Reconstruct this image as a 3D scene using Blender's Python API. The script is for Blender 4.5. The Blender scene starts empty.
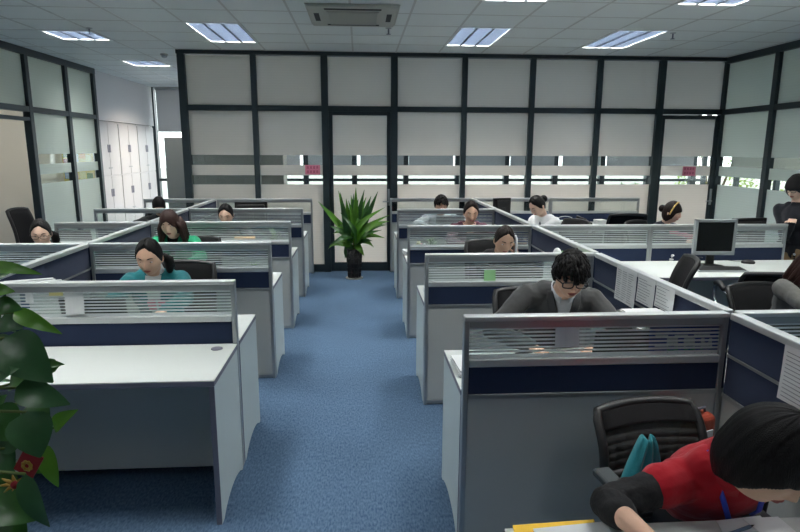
import bpy, bmesh, math, random
from mathutils import Vector, Matrix, noise
from mathutils.bvhtree import BVHTree
R = math.radians; PI = math.pi
sc = bpy.context.scene; col = sc.collection
random.seed(4)

# ------------------------------------------------------------------ camera, sky, exposure
cd = bpy.data.cameras.new('camera'); cam = bpy.data.objects.new('camera', cd); col.objects.link(cam)
cd.sensor_width = 36.0; cd.lens = 593.25 * 36 / 800; cd.clip_start = 0.05; cd.clip_end = 200
cR, cU, cF = Vector((.99773744, -.06711096, .00401401)), Vector((.00905827, .19334946, .98108814)), Vector((.06661787, .97883201, -.1935199))
cam.matrix_world = Matrix(((cR.x, cU.x, -cF.x, 0), (cR.y, cU.y, -cF.y, 0), (cR.z, cU.z, -cF.z, 1.793), (0, 0, 0, 1)))
sc.camera = cam
vs = sc.view_settings; vs.view_transform = 'Standard'; vs.look = 'None'; vs.gamma = 1; vs.use_curve_mapping = False
vs.exposure = 1.1
wd = bpy.data.worlds.new('sky'); sc.world = wd; wd.use_nodes = True
bg = wd.node_tree.nodes['Background']; bg.inputs[0].default_value = (.93, .97, 1, 1); bg.inputs[1].default_value = 2.2
LAMP_W = 40.0          # each ceiling light, watts
CORRIDOR_W = 66.0      # each light of the corridor beyond the glass, most added to backlight it

# ------------------------------------------------------------------ measured layout (metres)
C_Z, D = 3.108, 8.726
GL, JL, GR, JR = -.680, -2.043, .442, 1.643
LY = [3.198, 4.539, 5.870, 7.181, 8.590]; RY = [2.436, 3.969, 5.489, 7.057, 8.645]
WX = [-2.426, -1.455, -.480, .500, 1.504, 2.485, 3.469, 4.392, 5.380]
LW, RW = -4.53, 5.38   # glazed side walls
PT = 1.092             # partition height
DK = .74               # desk height
DD = .53               # desk depth
FAR = 13.9             # outer wall of the corridor

def at(x, y, ax, v):
    d = cF + cR * ((x - 400) / 593.25) - cU * ((y - 266) / 593.25); o = Vector((0, 0, 1.793)); i = 'XYZ'.index(ax)
    return o + d * ((v - o[i]) / d[i])

# ------------------------------------------------------------------ materials
def mat(name, colr, rough=.5, metal=0., spec=.5, bump=0., bscale=50., emit=None, es=0., vary=0., vscale=8., trans=0., sheen=0., stretch=None):
    m = bpy.data.materials.new(name); m.use_nodes = True; nt = m.node_tree; b = nt.nodes['Principled BSDF']
    c = (*colr, 1) if len(colr) == 3 else colr
    b.inputs['Base Color'].default_value = c; b.inputs['Roughness'].default_value = rough; b.inputs['Metallic'].default_value = metal
    b.inputs['Specular IOR Level'].default_value = spec
    if sheen: b.inputs['Sheen Weight'].default_value = sheen
    if emit: b.inputs['Emission Color'].default_value = (*emit, 1); b.inputs['Emission Strength'].default_value = es
    if bump or vary:
        tc = nt.nodes.new('ShaderNodeTexCoord'); mp = nt.nodes.new('ShaderNodeMapping')
        if stretch: mp.inputs['Scale'].default_value = stretch
        nt.links.new(tc.outputs['Object'], mp.inputs['Vector'])
    if bump:
        n = nt.nodes.new('ShaderNodeTexNoise'); n.inputs['Scale'].default_value = bscale; n.inputs['Detail'].default_value = 4
        nt.links.new(mp.outputs[0], n.inputs['Vector'])
        bp = nt.nodes.new('ShaderNodeBump'); bp.inputs['Strength'].default_value = bump; bp.inputs['Distance'].default_value = .01
        nt.links.new(n.outputs['Fac'], bp.inputs['Height']); nt.links.new(bp.outputs[0], b.inputs['Normal'])
    if vary:
        n = nt.nodes.new('ShaderNodeTexNoise'); n.inputs['Scale'].default_value = vscale; n.inputs['Detail'].default_value = 5
        nt.links.new(mp.outputs[0], n.inputs['Vector'])
        mx = nt.nodes.new('ShaderNodeMixRGB'); mx.inputs[1].default_value = tuple(v * (1 - vary) for v in c[:3]) + (1,)
        mx.inputs[2].default_value = tuple(min(1, v * (1 + vary)) for v in c[:3]) + (1,)
        nt.links.new(n.outputs['Fac'], mx.inputs[0]); nt.links.new(mx.outputs[0], b.inputs['Base Color'])
    if trans:
        t = nt.nodes.new('ShaderNodeBsdfTranslucent'); t.inputs[0].default_value = c
        ms = nt.nodes.new('ShaderNodeMixShader'); ms.inputs[0].default_value = trans
        nt.links.new(b.outputs[0], ms.inputs[1]); nt.links.new(t.outputs[0], ms.inputs[2])
        nt.links.new(ms.outputs[0], nt.nodes['Material Output'].inputs[0])
    return m

def lin(r, g, b):  # sRGB 0-255 to linear
    return tuple((v / 255 / 12.92 if v / 255 <= .04045 else ((v / 255 + .055) / 1.055) ** 2.4) for v in (r, g, b))

M = {}
M['alu'] = mat('aluminium', (.42, .44, .45), .38, .75, bump=.02, bscale=300)
M['alu_light'] = mat('light_aluminium', (.62, .64, .64), .4, .6)
M['board'] = mat('grey_laminate', (.47, .49, .475), .45, bump=.02, bscale=400, vary=.03, vscale=200)
M['endboard'] = mat('pale_grey_laminate', (.47, .54, .54), .42, vary=.03, vscale=150)
M['white_top'] = mat('white_laminate', (.54, .575, .56), .4, vary=.02, vscale=120)
M['edge'] = mat('grey_edge_band', (.16, .16, .21), .5)
M['navy'] = mat('navy_fabric', (.022, .035, .078), .92, spec=.15, bump=.25, bscale=900, vary=.25, vscale=500, sheen=.1)
M['frame'] = mat('dark_window_frame', (.028, .042, .050), .42, .2, bump=.01)
M['black'] = mat('black_plastic', (.012, .012, .013), .45, bump=.03, bscale=200)
M['black_fabric'] = mat('black_fabric', (.010, .010, .011), .9, spec=.2, bump=.25, bscale=500)
M['screen'] = mat('dark_screen', (.004, .004, .005), .25)
M['silver'] = mat('silver_plastic', (.33, .36, .37), .4)
M['chrome'] = mat('chrome', (.75, .76, .78), .12, 1.)
M['paper'] = mat('white_paper', (.75, .77, .78), .8, bump=.02, trans=.15)
M['cream'] = mat('cream_plastic', (.42, .42, .38), .5)
M['white'] = mat('white_plastic', (.72, .74, .74), .45)
M['white_paint'] = mat('white_paint', (.62, .61, .62), .7, bump=.03, bscale=120)
M['cabinet'] = mat('white_steel_cabinet', (.60, .58, .585), .45)
M['dark'] = mat('dark_cavity', (.01, .012, .016), .7)
M['skin'] = mat('skin', (.68, .42, .30), .5, spec=.35, bump=.03, bscale=300, vary=.06, vscale=40)
M['skin_pale'] = mat('pale_skin', (.76, .51, .39), .5, spec=.35, bump=.03, bscale=300, vary=.05, vscale=40)
M['lip'] = mat('lips', (.38, .10, .09), .45)
M['eye_white'] = mat('eye_white', (.55, .52, .5), .3); M['iris'] = mat('iris', (.008, .006, .005), .15)
M['hair'] = mat('black_hair', (.004, .0035, .004), .5, spec=.22, bump=.4, bscale=60, stretch=(9, 9, .7))
M['hair_brown'] = mat('dark_brown_hair', (.012, .006, .005), .5, spec=.25, bump=.5, bscale=60, stretch=(9, 9, .7))
M['hair_red'] = mat('auburn_hair', (.026, .008, .006), .45, spec=.3, bump=.5, bscale=60, stretch=(9, 9, .7))
M['leaf'] = mat('glossy_green_leaf', (.035, .12, .022), .3, spec=.5, vary=.45, vscale=14, bump=.08, bscale=40, trans=.15)
M['leaf_light'] = mat('light_green_leaf', (.085, .24, .018), .35, vary=.35, vscale=12, bump=.06, bscale=40, trans=.25)
M['leaf_dark'] = mat('dark_green_leaf', (.032, .105, .034), .36, spec=.5, vary=.4, vscale=14, bump=.08, bscale=40, trans=.1)
M['stem'] = mat('plant_stem', (.10, .14, .03), .6)
M['wood_pole'] = mat('moss_pole', (.06, .04, .02), .95, bump=.6, bscale=80)
M['soil'] = mat('soil', (.02, .013, .008), 1., bump=.6, bscale=60)
M['red'] = mat('red_paper', (.26, .008, .012), .5); M['gold'] = mat('gold_paper', (.38, .24, .04), .4, .3)
M['yellow'] = mat('yellow_card', (.85, .52, .03), .55); M['green_note'] = mat('green_note', (.36, .70, .33), .8)
M['yellow_note'] = mat('yellow_note', (.72, .68, .30), .8); M['pink_note'] = mat('pink_note', (.80, .25, .36), .8)
M['ink'] = mat('grey_ink', (.20, .22, .25), .8); M['pink_ink'] = mat('dark_pink_ink', (.38, .06, .13), .8)
M['blue_sheet'] = mat('blue_sheet', (.035, .085, .36), .6); M['green'] = mat('green_plastic', (.02, .33, .14), .5)
M['orange'] = mat('orange_card', (.80, .36, .04), .6); M['teal'] = mat('teal_cloth', (.014, .23, .27), .85, sheen=.2, bump=.2, bscale=120)
M['tint_blue'] = mat('dull_blue', (.10, .17, .28), .6); M['beige'] = mat('beige_card', (.55, .45, .36), .7)
M['wall_beige'] = mat('beige_wall_paint', (.66, .60, .50), .8, bump=.03, bscale=120)
M['lit'] = mat('lamp_tube', (1, 1, 1), .4, emit=(.95, .97, 1), es=9.)
M['mirror'] = mat('mirror_louvre', (.10, .125, .17), .32, .8)
M['blind'] = mat('grey_roller_blind', (.36, .36, .37), .9, bump=.05, bscale=300, trans=.16)
M['blind_beige'] = mat('beige_roller_blind', (.60, .55, .47), .9, trans=.30)
M['blind_right'] = mat('grey_green_roller_blind', (.40, .40, .36), .9, trans=.20)
M['greypanel'] = mat('grey_green_panel', (.33, .34, .325), .5)
M['bush'] = mat('bush_leaf', (.22, .30, .045), .6, vary=.5, vscale=3, trans=.4)

def glass_mat(name, tint, gloss):
    m = bpy.data.materials.new(name); m.use_nodes = True; nt = m.node_tree; nt.nodes.remove(nt.nodes['Principled BSDF'])
    t = nt.nodes.new('ShaderNodeBsdfTransparent'); t.inputs[0].default_value = (*tint, 1)
    g = nt.nodes.new('ShaderNodeBsdfGlossy'); g.inputs['Roughness'].default_value = .03
    lw = nt.nodes.new('ShaderNodeLayerWeight'); lw.inputs[0].default_value = .5
    pw = nt.nodes.new('ShaderNodeMath'); pw.operation = 'POWER'; nt.links.new(lw.outputs['Facing'], pw.inputs[0]); pw.inputs[1].default_value = 4
    f = nt.nodes.new('ShaderNodeMath'); f.operation = 'MULTIPLY_ADD'; nt.links.new(pw.outputs[0], f.inputs[0]); f.inputs[1].default_value = .5; f.inputs[2].default_value = gloss
    mx = nt.nodes.new('ShaderNodeMixShader'); nt.links.new(f.outputs[0], mx.inputs[0]); nt.links.new(t.outputs[0], mx.inputs[1]); nt.links.new(g.outputs[0], mx.inputs[2])
    nt.links.new(mx.outputs[0], nt.nodes['Material Output'].inputs[0])
    return m, nt, mx
M['lens'] = glass_mat('lens_glass', (.95, .96, .96), .01)[0]
M['glass'] = glass_mat('clear_glass', (.93, .96, .95), .03)[0]

def banded(name, tint, zs, film_col, film_trans, rough_gloss=.25, lines=True, alpha=1.):
    """clear glass with frosted film wherever world height lies in one of the ranges zs"""
    m, nt, clear = glass_mat(name, tint, .025)
    N = nt.nodes.new; L = nt.links.new
    geo = N('ShaderNodeNewGeometry'); sx = N('ShaderNodeSeparateXYZ'); L(geo.outputs['Position'], sx.inputs[0])
    acc = None
    for a, b in zs:
        g = N('ShaderNodeMath'); g.operation = 'GREATER_THAN'; L(sx.outputs[2], g.inputs[0]); g.inputs[1].default_value = a
        l = N('ShaderNodeMath'); l.operation = 'LESS_THAN'; L(sx.outputs[2], l.inputs[0]); l.inputs[1].default_value = b
        k = N('ShaderNodeMath'); k.operation = 'MULTIPLY'; L(g.outputs[0], k.inputs[0]); L(l.outputs[0], k.inputs[1])
        if acc is None: acc = k
        else:
            s = N('ShaderNodeMath'); s.operation = 'ADD'; s.use_clamp = True; L(acc.outputs[0], s.inputs[0]); L(k.outputs[0], s.inputs[1]); acc = s
    if alpha < 1:
        al = N('ShaderNodeMath'); al.operation = 'MULTIPLY'; L(acc.outputs[0], al.inputs[0]); al.inputs[1].default_value = alpha; acc = al
    d = N('ShaderNodeBsdfDiffuse'); d.inputs[0].default_value = (*film_col, 1)
    t = N('ShaderNodeBsdfTranslucent'); t.inputs[0].default_value = (*film_col, 1)
    if lines:  # fine horizontal lines etched in the film
        wv = N('ShaderNodeTexWave'); wv.bands_direction = 'Z'; wv.inputs['Scale'].default_value = 9; L(geo.outputs['Position'], wv.inputs['Vector'])
        cr = N('ShaderNodeMixRGB'); cr.inputs[1].default_value = tuple(v * .975 for v in film_col) + (1,); cr.inputs[2].default_value = (*film_col, 1)
        L(wv.outputs[1], cr.inputs[0]); L(cr.outputs[0], d.inputs[0]); L(cr.outputs[0], t.inputs[0])
    m1 = N('ShaderNodeMixShader'); m1.inputs[0].default_value = film_trans; L(d.outputs[0], m1.inputs[1]); L(t.outputs[0], m1.inputs[2])
    gl = N('ShaderNodeBsdfGlossy'); gl.inputs['Roughness'].default_value = rough_gloss
    m2 = N('ShaderNodeMixShader'); m2.inputs[0].default_value = .05; L(m1.outputs[0], m2.inputs[1]); L(gl.outputs[0], m2.inputs[2])
    mx = N('ShaderNodeMixShader'); L(acc.outputs[0], mx.inputs[0]); L(clear.outputs[0], mx.inputs[1]); L(m2.outputs[0], mx.inputs[2])
    L(mx.outputs[0], nt.nodes['Material Output'].inputs[0])
    return m
M['wallglass'] = banded('frosted_band_glass', (.9, .93, .92), [(-1, 1.285), (1.415, 1.56), (1.70, 4)], (.88, .85, .80), .80)
M['sideglass'] = banded('frosted_side_glass', (.9, .95, .93), [(-1, 1.285), (1.415, 1.56), (1.70, 4)], (.78, .84, .80), .72)
_st = []
for k in range(8): _st.append((.9055 + k * .0172, .9055 + k * .0172 + .0090))
_st[0] = (.88, .9150); _st[-1] = (_st[-1][0], 1.06)
M['stripe'] = banded('striped_partition_glass', (.88, .92, .91), _st, (.86, .90, .90), .42, lines=False, alpha=1.)

def floor_mat():
    m = mat('blue_carpet', (.055, .125, .24), .95, spec=.1); nt = m.node_tree; b = nt.nodes['Principled BSDF']; N = nt.nodes.new; L = nt.links.new
    tc = N('ShaderNodeTexCoord'); mp = N('ShaderNodeMapping'); mp.inputs['Scale'].default_value = (1, .35, 1); L(tc.outputs['Object'], mp.inputs[0])
    n = N('ShaderNodeTexNoise'); n.inputs['Scale'].default_value = 110; n.inputs['Detail'].default_value = 3; L(mp.outputs[0], n.inputs['Vector'])
    n2 = N('ShaderNodeTexNoise'); n2.inputs['Scale'].default_value = 1.3; L(tc.outputs['Object'], n2.inputs['Vector'])
    r = N('ShaderNodeValToRGB'); r.color_ramp.elements[0].position = .3; r.color_ramp.elements[1].position = .72
    r.color_ramp.elements[0].color = (.048, .098, .185, 1); r.color_ramp.elements[1].color = (.145, .225, .335, 1); L(n.outputs['Fac'], r.inputs[0])
    mx = N('ShaderNodeMixRGB'); mx.blend_type = 'MULTIPLY'; mx.inputs[0].default_value = .25; L(r.outputs[0], mx.inputs[1]); L(n2.outputs['Fac'], mx.inputs[2])
    L(mx.outputs[0], b.inputs['Base Color'])
    bp = N('ShaderNodeBump'); bp.inputs['Strength'].default_value = .4; bp.inputs['Distance'].default_value = .004; L(n.outputs['Fac'], bp.inputs['Height']); L(bp.outputs[0], b.inputs['Normal'])
    return m
M['carpet'] = floor_mat()
M['tile'] = mat('ceiling_tile', (.72, .75, .74), .9, bump=.12, bscale=180, vary=.03, vscale=90)
M['tbar'] = mat('ceiling_t_bar', (.50, .50, .48), .5)

# ------------------------------------------------------------------ mesh builder
class MB:
    def __init__(s): s.v = []; s.f = []; s.m = []
    def add(s, vs_, fs, m=0):
        o = len(s.v); s.v += [Vector(v) for v in vs_]; s.f += [tuple(i + o for i in f) for f in fs]; s.m += [m] * len(fs); return s
    def box(s, x0, x1, y0, y1, z0, z1, m=0, T=None):
        vs_ = [Vector(p) for p in ((x0, y0, z0), (x1, y0, z0), (x1, y1, z0), (x0, y1, z0), (x0, y0, z1), (x1, y0, z1), (x1, y1, z1), (x0, y1, z1))]
        if T is not None: vs_ = [T @ v for v in vs_]
        return s.add(vs_, [(0, 3, 2, 1), (4, 5, 6, 7), (0, 1, 5, 4), (1, 2, 6, 5), (2, 3, 7, 6), (3, 0, 4, 7)], m)
    def tube(s, pts, rs, n=10, m=0, cap=True, flat=1.):
        pts = [Vector(p) for p in pts]; rs = [rs] * len(pts) if not hasattr(rs, '__len__') else rs
        vs_, fs = [], []; t0 = (pts[1] - pts[0]).normalized(); u = t0.orthogonal().normalized()
        for i, p in enumerate(pts):
            t = (pts[min(i + 1, len(pts) - 1)] - pts[max(i - 1, 0)])
            t = t.normalized() if t.length > 1e-9 else t0
            u = (u - t * u.dot(t)); u = u.normalized() if u.length > 1e-6 else t.orthogonal().normalized(); w = t.cross(u)
            for k in range(n):
                a = 2 * PI * k / n; vs_.append(p + (u * math.cos(a) + w * math.sin(a) * flat) * rs[i])
        for i in range(len(pts) - 1):
            for k in range(n): fs.append((i * n + k, i * n + (k + 1) % n, (i + 1) * n + (k + 1) % n, (i + 1) * n + k))
        if cap: fs.append(tuple(range(n - 1, -1, -1))); fs.append(tuple((len(pts) - 1) * n + k for k in range(n)))
        return s.add(vs_, fs, m)
    def ell(s, c, r, m=0, nu=14, nv=9, T=None):
        c = Vector(c); r = (r, r, r) if not hasattr(r, '__len__') else r; vs_, fs = [], []
        T = T or Matrix.Identity(3)
        for j in range(1, nv):
            ph = PI * j / nv
            for i in range(nu):
                a = 2 * PI * i / nu; vs_.append(c + T @ Vector((r[0] * math.sin(ph) * math.cos(a), r[1] * math.sin(ph) * math.sin(a), r[2] * math.cos(ph))))
        top, bot = len(vs_), len(vs_) + 1; vs_ += [c + T @ Vector((0, 0, r[2])), c - T @ Vector((0, 0, r[2]))]
        for j in range(nv - 2):
            for i in range(nu): fs.append((j * nu + i, (j + 1) * nu + i, (j + 1) * nu + (i + 1) % nu, j * nu + (i + 1) % nu))
        for i in range(nu): fs.append((top, i, (i + 1) % nu)); fs.append((bot, (nv - 2) * nu + (i + 1) % nu, (nv - 2) * nu + i))
        return s.add(vs_, fs, m)
    def cap(s, p, q, r1, r2=None, n=14, m=0):
        """tapered capsule"""
        p, q = Vector(p), Vector(q); r2 = r1 if r2 is None else r2; d = (q - p); L = d.length or 1e-6; d = d / L
        pts, rs = [], []
        for k in range(6): a = PI / 2 * k / 6; pts.append(p - d * r1 * math.cos(a)); rs.append(max(r1 * math.sin(a), r1 * .03))
        for k in range(1, 5): f = k / 5; pts.append(p.lerp(q, f)); rs.append(r1 + (r2 - r1) * f)
        for k in range(7): a = PI / 2 * k / 6; pts.append(q + d * r2 * math.sin(a)); rs.append(max(r2 * math.cos(a), r2 * .03))
        return s.tube(pts, rs, n, m)
    def lathe(s, prof, c=(0, 0, 0), n=20, m=0):
        c = Vector(c); vs_ = [c + Vector((r * math.cos(2 * PI * k / n), r * math.sin(2 * PI * k / n), z)) for r, z in prof for k in range(n)]; fs = []
        for i in range(len(prof) - 1):
            for k in range(n): fs.append((i * n + k, i * n + (k + 1) % n, (i + 1) * n + (k + 1) % n, (i + 1) * n + k))
        fs.append(tuple(range(n - 1, -1, -1))); fs.append(tuple((len(prof) - 1) * n + k for k in range(n)))
        return s.add(vs_, fs, m)
    def prism(s, poly, x0, x1, ax='X', m=0):
        """2D polygon extruded along an axis"""
        def P(a, b, t): return (t, a, b) if ax == 'X' else ((a, t, b) if ax == 'Y' else (a, b, t))
        n = len(poly); vs_ = [P(a, b, x0) for a, b in poly] + [P(a, b, x1) for a, b in poly]
        fs = [tuple(range(n - 1, -1, -1)), tuple(range(n, 2 * n))] + [(i, (i + 1) % n, n + (i + 1) % n, n + i) for i in range(n)]
        return s.add(vs_, fs, m)
    def quad(s, a, b, c, d, m=0): return s.add([a, b, c, d], [(0, 1, 2, 3)], m)
    def build(s, name, mats, parent=None, smooth=False, bevel=0., seg=2, fix=True):
        me = bpy.data.meshes.new(name); me.from_pydata([tuple(v) for v in s.v], [], s.f)
        mats = mats if isinstance(mats, (list, tuple)) else [mats]
        for m in mats: me.materials.append(m)
        me.polygons.foreach_set('material_index', s.m)
        if fix:
            bm = bmesh.new(); bm.from_mesh(me); bmesh.ops.recalc_face_normals(bm, faces=bm.faces); bm.to_mesh(me); bm.free()
        return place(name, me, parent, smooth, bevel, seg)

def place(name, me, parent=None, smooth=False, bevel=0., seg=2):
    if smooth: me.polygons.foreach_set('use_smooth', [True] * len(me.polygons))
    o = bpy.data.objects.new(name, me); col.objects.link(o)
    if parent: o.parent = parent
    if bevel:
        b = o.modifiers.new('bevel', 'BEVEL'); b.width = bevel; b.segments = seg; b.limit_method = 'ANGLE'; b.angle_limit = R(40)
    return o

def tag(o, label, cat, group=None, kind=None):
    o['label'] = label; o['category'] = cat
    if group: o['group'] = group
    if kind: o['kind'] = kind
    return o
def thing(name, label, cat, loc=(0, 0, 0), rz=0., group=None):
    o = bpy.data.objects.new(name, None); col.objects.link(o); o.location = loc; o.rotation_euler = (0, 0, rz); o.empty_display_size = .1
    return tag(o, label, cat, group)
def struct(o): o['kind'] = 'structure'; return o
def copy_tree(o, loc, rz, label):
    r = o.copy(); col.objects.link(r); r.location = loc; r.rotation_euler = (0, 0, rz); r['label'] = label
    for ch in list(o.children):
        c = ch.copy(); col.objects.link(c); c.parent = r
        for g in list(ch.children):
            d = g.copy(); col.objects.link(d); d.parent = c
    return r

# ------------------------------------------------------------------ room shell
XL, XR = -7.6, 8.3
struct(MB().box(XL, XR, -2.2, FAR + .25, -.1, 0).build('floor', M['carpet']))
# ceiling: one slab of tiles with T bars, left open where the light fittings sit
TX0, TY0, TS = -.076, 6.83, .595
lamps = []   # (cell x, cell y, x size) each fitting covers one tile by two
LROWS = [TY0, TY0 - 4 * TS, TY0 - 8 * TS]
LCOLS = [-6, -3, 2, 5]
for ly in (0, -4, -8, -12):  # the last row is out of view, added to light the partition fronts
    for lx in LCOLS: lamps.append((lx, ly, 2) if (lx, ly) != (-6, 0) else (-6, 1, 1))
lamps += [(-6, 5, 1), (-3, 7, 1)]
corr = [(0, 5, 2), (3, 5, 2), (6, 5, 2), (9, 5, 2), (-5, 8, 2)]  # all but the last are unseen, added to backlight the frosted panes
side = [(-10, 4, 2), (11, 2, 2)]  # unseen lamps added to brighten the side rooms and their glass
holes = set()
for lx, ly, n in lamps + corr + side:
    for k in range(n): holes.add((lx, ly + k))
cb = MB(); tb = MB()
i0, i1 = int((XL - TX0) / TS) - 1, int((XR - TX0) / TS) + 1; j0, j1 = int((-2.2 - TY0) / TS) - 1, int((FAR - TY0) / TS) + 1
for i in range(i0, i1 + 1):
    for j in range(j0, j1 + 1):
        if (i, j) in holes: continue
        x, y = TX0 + i * TS, TY0 + j * TS
        cb.box(x + .006, x + TS - .006, y + .006, y + TS - .006, C_Z + .003, C_Z + .02)
hset = holes
for i in range(i0, i1 + 2):
    x = TX0 + i * TS
    j = j0
    while j <= j1 + 1:
        y = TY0 + j * TS
        tb.box(x - .011, x + .011, y, y + TS, C_Z, C_Z + .022); j += 1
for j in range(j0, j1 + 2):
    y = TY0 + j * TS
    for i in range(i0, i1 + 1):
        if (i, j) in hset and (i, j - 1) in hset: continue
        x = TX0 + i * TS
        tb.box(x + .011, x + TS - .011, y - .011, y + .011, C_Z + .001, C_Z + .021)
ceil = struct(cb.build('ceiling', M['tile'], fix=False))
tb.build('grid_bars', M['tbar'], ceil, fix=False)
MB().box(XL, XR, -2.2, FAR + .2, C_Z + .35, C_Z + .45).build('slab', M['white_paint'], ceil)

# glazed walls -----------------------------------------------------------------
TRIM = [0]; WIN = [0]
def trim(mb, m='frame', bevel=.004):
    TRIM[0] += 1; return struct(mb.build('trim_%d' % TRIM[0], M[m], None, False, bevel, 1))
def window(parts):
    WIN[0] += 1; e = struct(bpy.data.objects.new('window_%d' % WIN[0], None)); col.objects.link(e)
    for n, mb, m in parts: mb.build(n, m, e)
    return e
RAIL = 2.345
# posts of the back wall
for i, x in enumerate(WX):
    w = .048 if i in (2, 3, 7) else .038
    if i in (0, 8): w = .05
    trim(MB().box(x - w, x + w, D - .06, D + .06, 0, C_Z - .03))
trim(MB().box(WX[0] - .06, WX[-1] + .06, D - .065, D + .065, C_Z - .05, C_Z + .005))
trim(MB().box(WX[0], WX[-1], D - .055, D + .055, RAIL - .035, RAIL + .04))
trim(MB().box(WX[0], WX[2], D - .055, D + .055, .004, .11)); trim(MB().box(WX[3], WX[7], D - .055, D + .055, .004, .11))
for i in range(8):
    a, b = WX[i], WX[i + 1]
    parts = [('upper_pane', MB().box(a + .03, b - .03, D - .001, D + .001, RAIL + .04, C_Z - .06), M['wallglass'])]
    if i not in (2, 7): parts.append(('lower_pane', MB().box(a + .03, b - .03, D - .001, D + .001, .11, RAIL - .03), M['wallglass']))
    window(parts)
def glass_door(n, a, b, top):
    e = struct(bpy.data.objects.new('door_%d' % n, None)); col.objects.link(e); e.location = ((a + b) / 2, D, 0); h = (b - a) / 2
    f = MB().box(-h, -h + .055, -.03, .03, .01, top).box(h - .055, h, -.03, .03, .01, top).box(-h + .055, h - .055, -.03, .03, top - .055, top).box(-h + .055, h - .055, -.03, .03, .01, .135)
    f.build('door_frame', M['frame'], e, bevel=.003)
    MB().box(-h + .05, h - .05, -.001, .001, .13, top - .05).build('door_pane', M['wallglass'], e)
    hd = MB().box(h - .045, h - .012, -.045, -.03, .98, 1.22).tube([(h - .028, -.045, 1.04), (h - .028, -.085, 1.04), (h - .12, -.085, 1.04)], .009, 8)
    hd.build('door_handle', M['alu'], e, bevel=.002)
glass_door(1, WX[2] + .048, WX[3] - .048, RAIL - .03); glass_door(2, WX[7] + .048, WX[8] - .05, RAIL - .05)

# left glazed wall (runs along the room, ends before the corridor) ---------------
LP = [-2.0, .4, 2.4, 4.2, 5.4, 6.5, 7.55, 8.72, 9.84, 10.82]
for y in LP: trim(MB().box(LW - .05, LW + .05, y - .045, y + .045, 0, C_Z - .03))
trim(MB().box(LW - .055, LW + .055, LP[0], LP[-1] + .045, C_Z - .085, C_Z + .005))
trim(MB().box(LW - .045, LW + .045, LP[0], LP[-1], 2.27, 2.345))
for i in range(len(LP) - 1):
    a, b = LP[i], LP[i + 1]
    parts = [('upper_pane', MB().box(LW - .001, LW + .001, a + .04, b - .04, 2.34, C_Z - .08), M['sideglass'])]
    if i != 6: parts.append(('lower_pane', MB().box(LW - .001, LW + .001, a + .04, b - .04, .02, 2.275), M['sideglass']))
    window(parts)
# the open doorway in it, with its leaf swung into the side room
e = struct(bpy.data.objects.new('door_3', None)); col.objects.link(e); e.location = (LW - .06, 7.66, 0); e.rotation_euler = (0, 0, R(-86))
f = MB().box(-.025, .025, -.06, 0, .01, 2.16).box(-.025, .025, -1.0, -.94, .01, 2.16).box(-.025, .025, -.94, -.06, 2.1, 2.16).box(-.025, .025, -.94, -.06, .01, .12)
f.build('door_frame', M['frame'], e, bevel=.003); MB().box(-.001, .001, -.94, -.06, .12, 2.1).build('door_pane', M['sideglass'], e)
trim(MB().box(LW - .04, LW + .04, 7.55, 8.72, 2.15, 2.20))
# right glazed wall ---------------------------------------------------------------
RP = [-2.0, 0., 2., 3.3, 4.4, 5.5, 6.55, 7.6, 8.726]
for y in RP[:-1]: trim(MB().box(RW - .05, RW + .05, y - .045, y + .045, 0, C_Z - .03))
trim(MB().box(RW - .055, RW + .055, RP[0], RP[-1] - .06, C_Z - .085, C_Z + .005))
trim(MB().box(RW - .045, RW + .045, RP[0], RP[-1] - .06, RAIL - .04, RAIL + .035))
for i in range(len(RP) - 1):
    a, b = RP[i], RP[i + 1]
    window([('upper_pane', MB().box(RW - .001, RW + .001, a + .04, b - .04, RAIL + .03, C_Z - .08), M['sideglass']),
            ('lower_pane', MB().box(RW - .001, RW + .001, a + .04, b - .04, .02, RAIL - .035), M['sideglass'])])
struct(MB().box(XL, XR, -2.3, -2.15, 0, C_Z + .35).build('wall_front', M['white_paint']))
# outer walls: corridor side, left rooms, right rooms --------------------------------
def outer(name, axis, pos, a, b, sill, head, out):
    mb = MB()
    for z0, z1 in ((0, sill), (head, C_Z + .4)):
        if axis == 'Y': mb.box(a, b, min(pos, pos + out), max(pos, pos + out), z0, z1)
        else: mb.box(min(pos, pos + out), max(pos, pos + out), a, b, z0, z1)
    return struct(mb.build(name, M['white_paint']))
outer('wall_back', 'Y', FAR, XL, XR, .35, C_Z - .02, .2)
mull = [-6.8, -5.7, -4.58, -3.5, -2.36, -1.226, -.115, 1.075, 2.289, 3.445, 4.615, 5.749, 6.896, 8.0]
for x in mull: trim(MB().box(x - .06, x + .06, FAR - .02, FAR + .14, .35, C_Z), bevel=.004)
trim(MB().box(XL, XR, FAR + .03, FAR + .11, 1.055, 1.115))
for i in range(len(mull) - 1):
    window([('outer_pane', MB().box(mull[i] + .05, mull[i + 1] - .05, FAR + .07, FAR + .074, .35, C_Z), M['glass'])])
names = ['leftmost', 'second', 'third', 'fourth', 'fifth', 'sixth', 'seventh', 'eighth', 'ninth', 'tenth', 'eleventh', 'twelfth', 'thirteenth', 'fourteenth']
for i in range(2, len(mull) - 1):
    a, b = mull[i] + (.13 if i % 2 == 0 else .06), mull[i + 1] - (.12 if i % 3 == 1 else .06)
    zb = 2.17 if i < 4 else 1.33
    lab = 'grey roller blind pulled down on the corridor window, %s from the left' % names[i - 2]
    t = thing('roller_blind', lab, 'blind', ((a + b) / 2, FAR - .07, 0), 0, 'roller blinds of the corridor windows')
    w = (b - a) / 2
    MB().quad((-w, 0, zb), (w, 0, zb), (w, 0, C_Z - .03), (-w, 0, C_Z - .03)).build('fabric', M['blind'], t)
    MB().box(-w, w, -.01, .01, zb - .025, zb).build('bottom_bar', M['alu'], t)
    MB().tube([(-w, 0, C_Z - .035), (w, 0, C_Z - .035)], .03, 10).build('roller', M['alu'], t, True)
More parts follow.
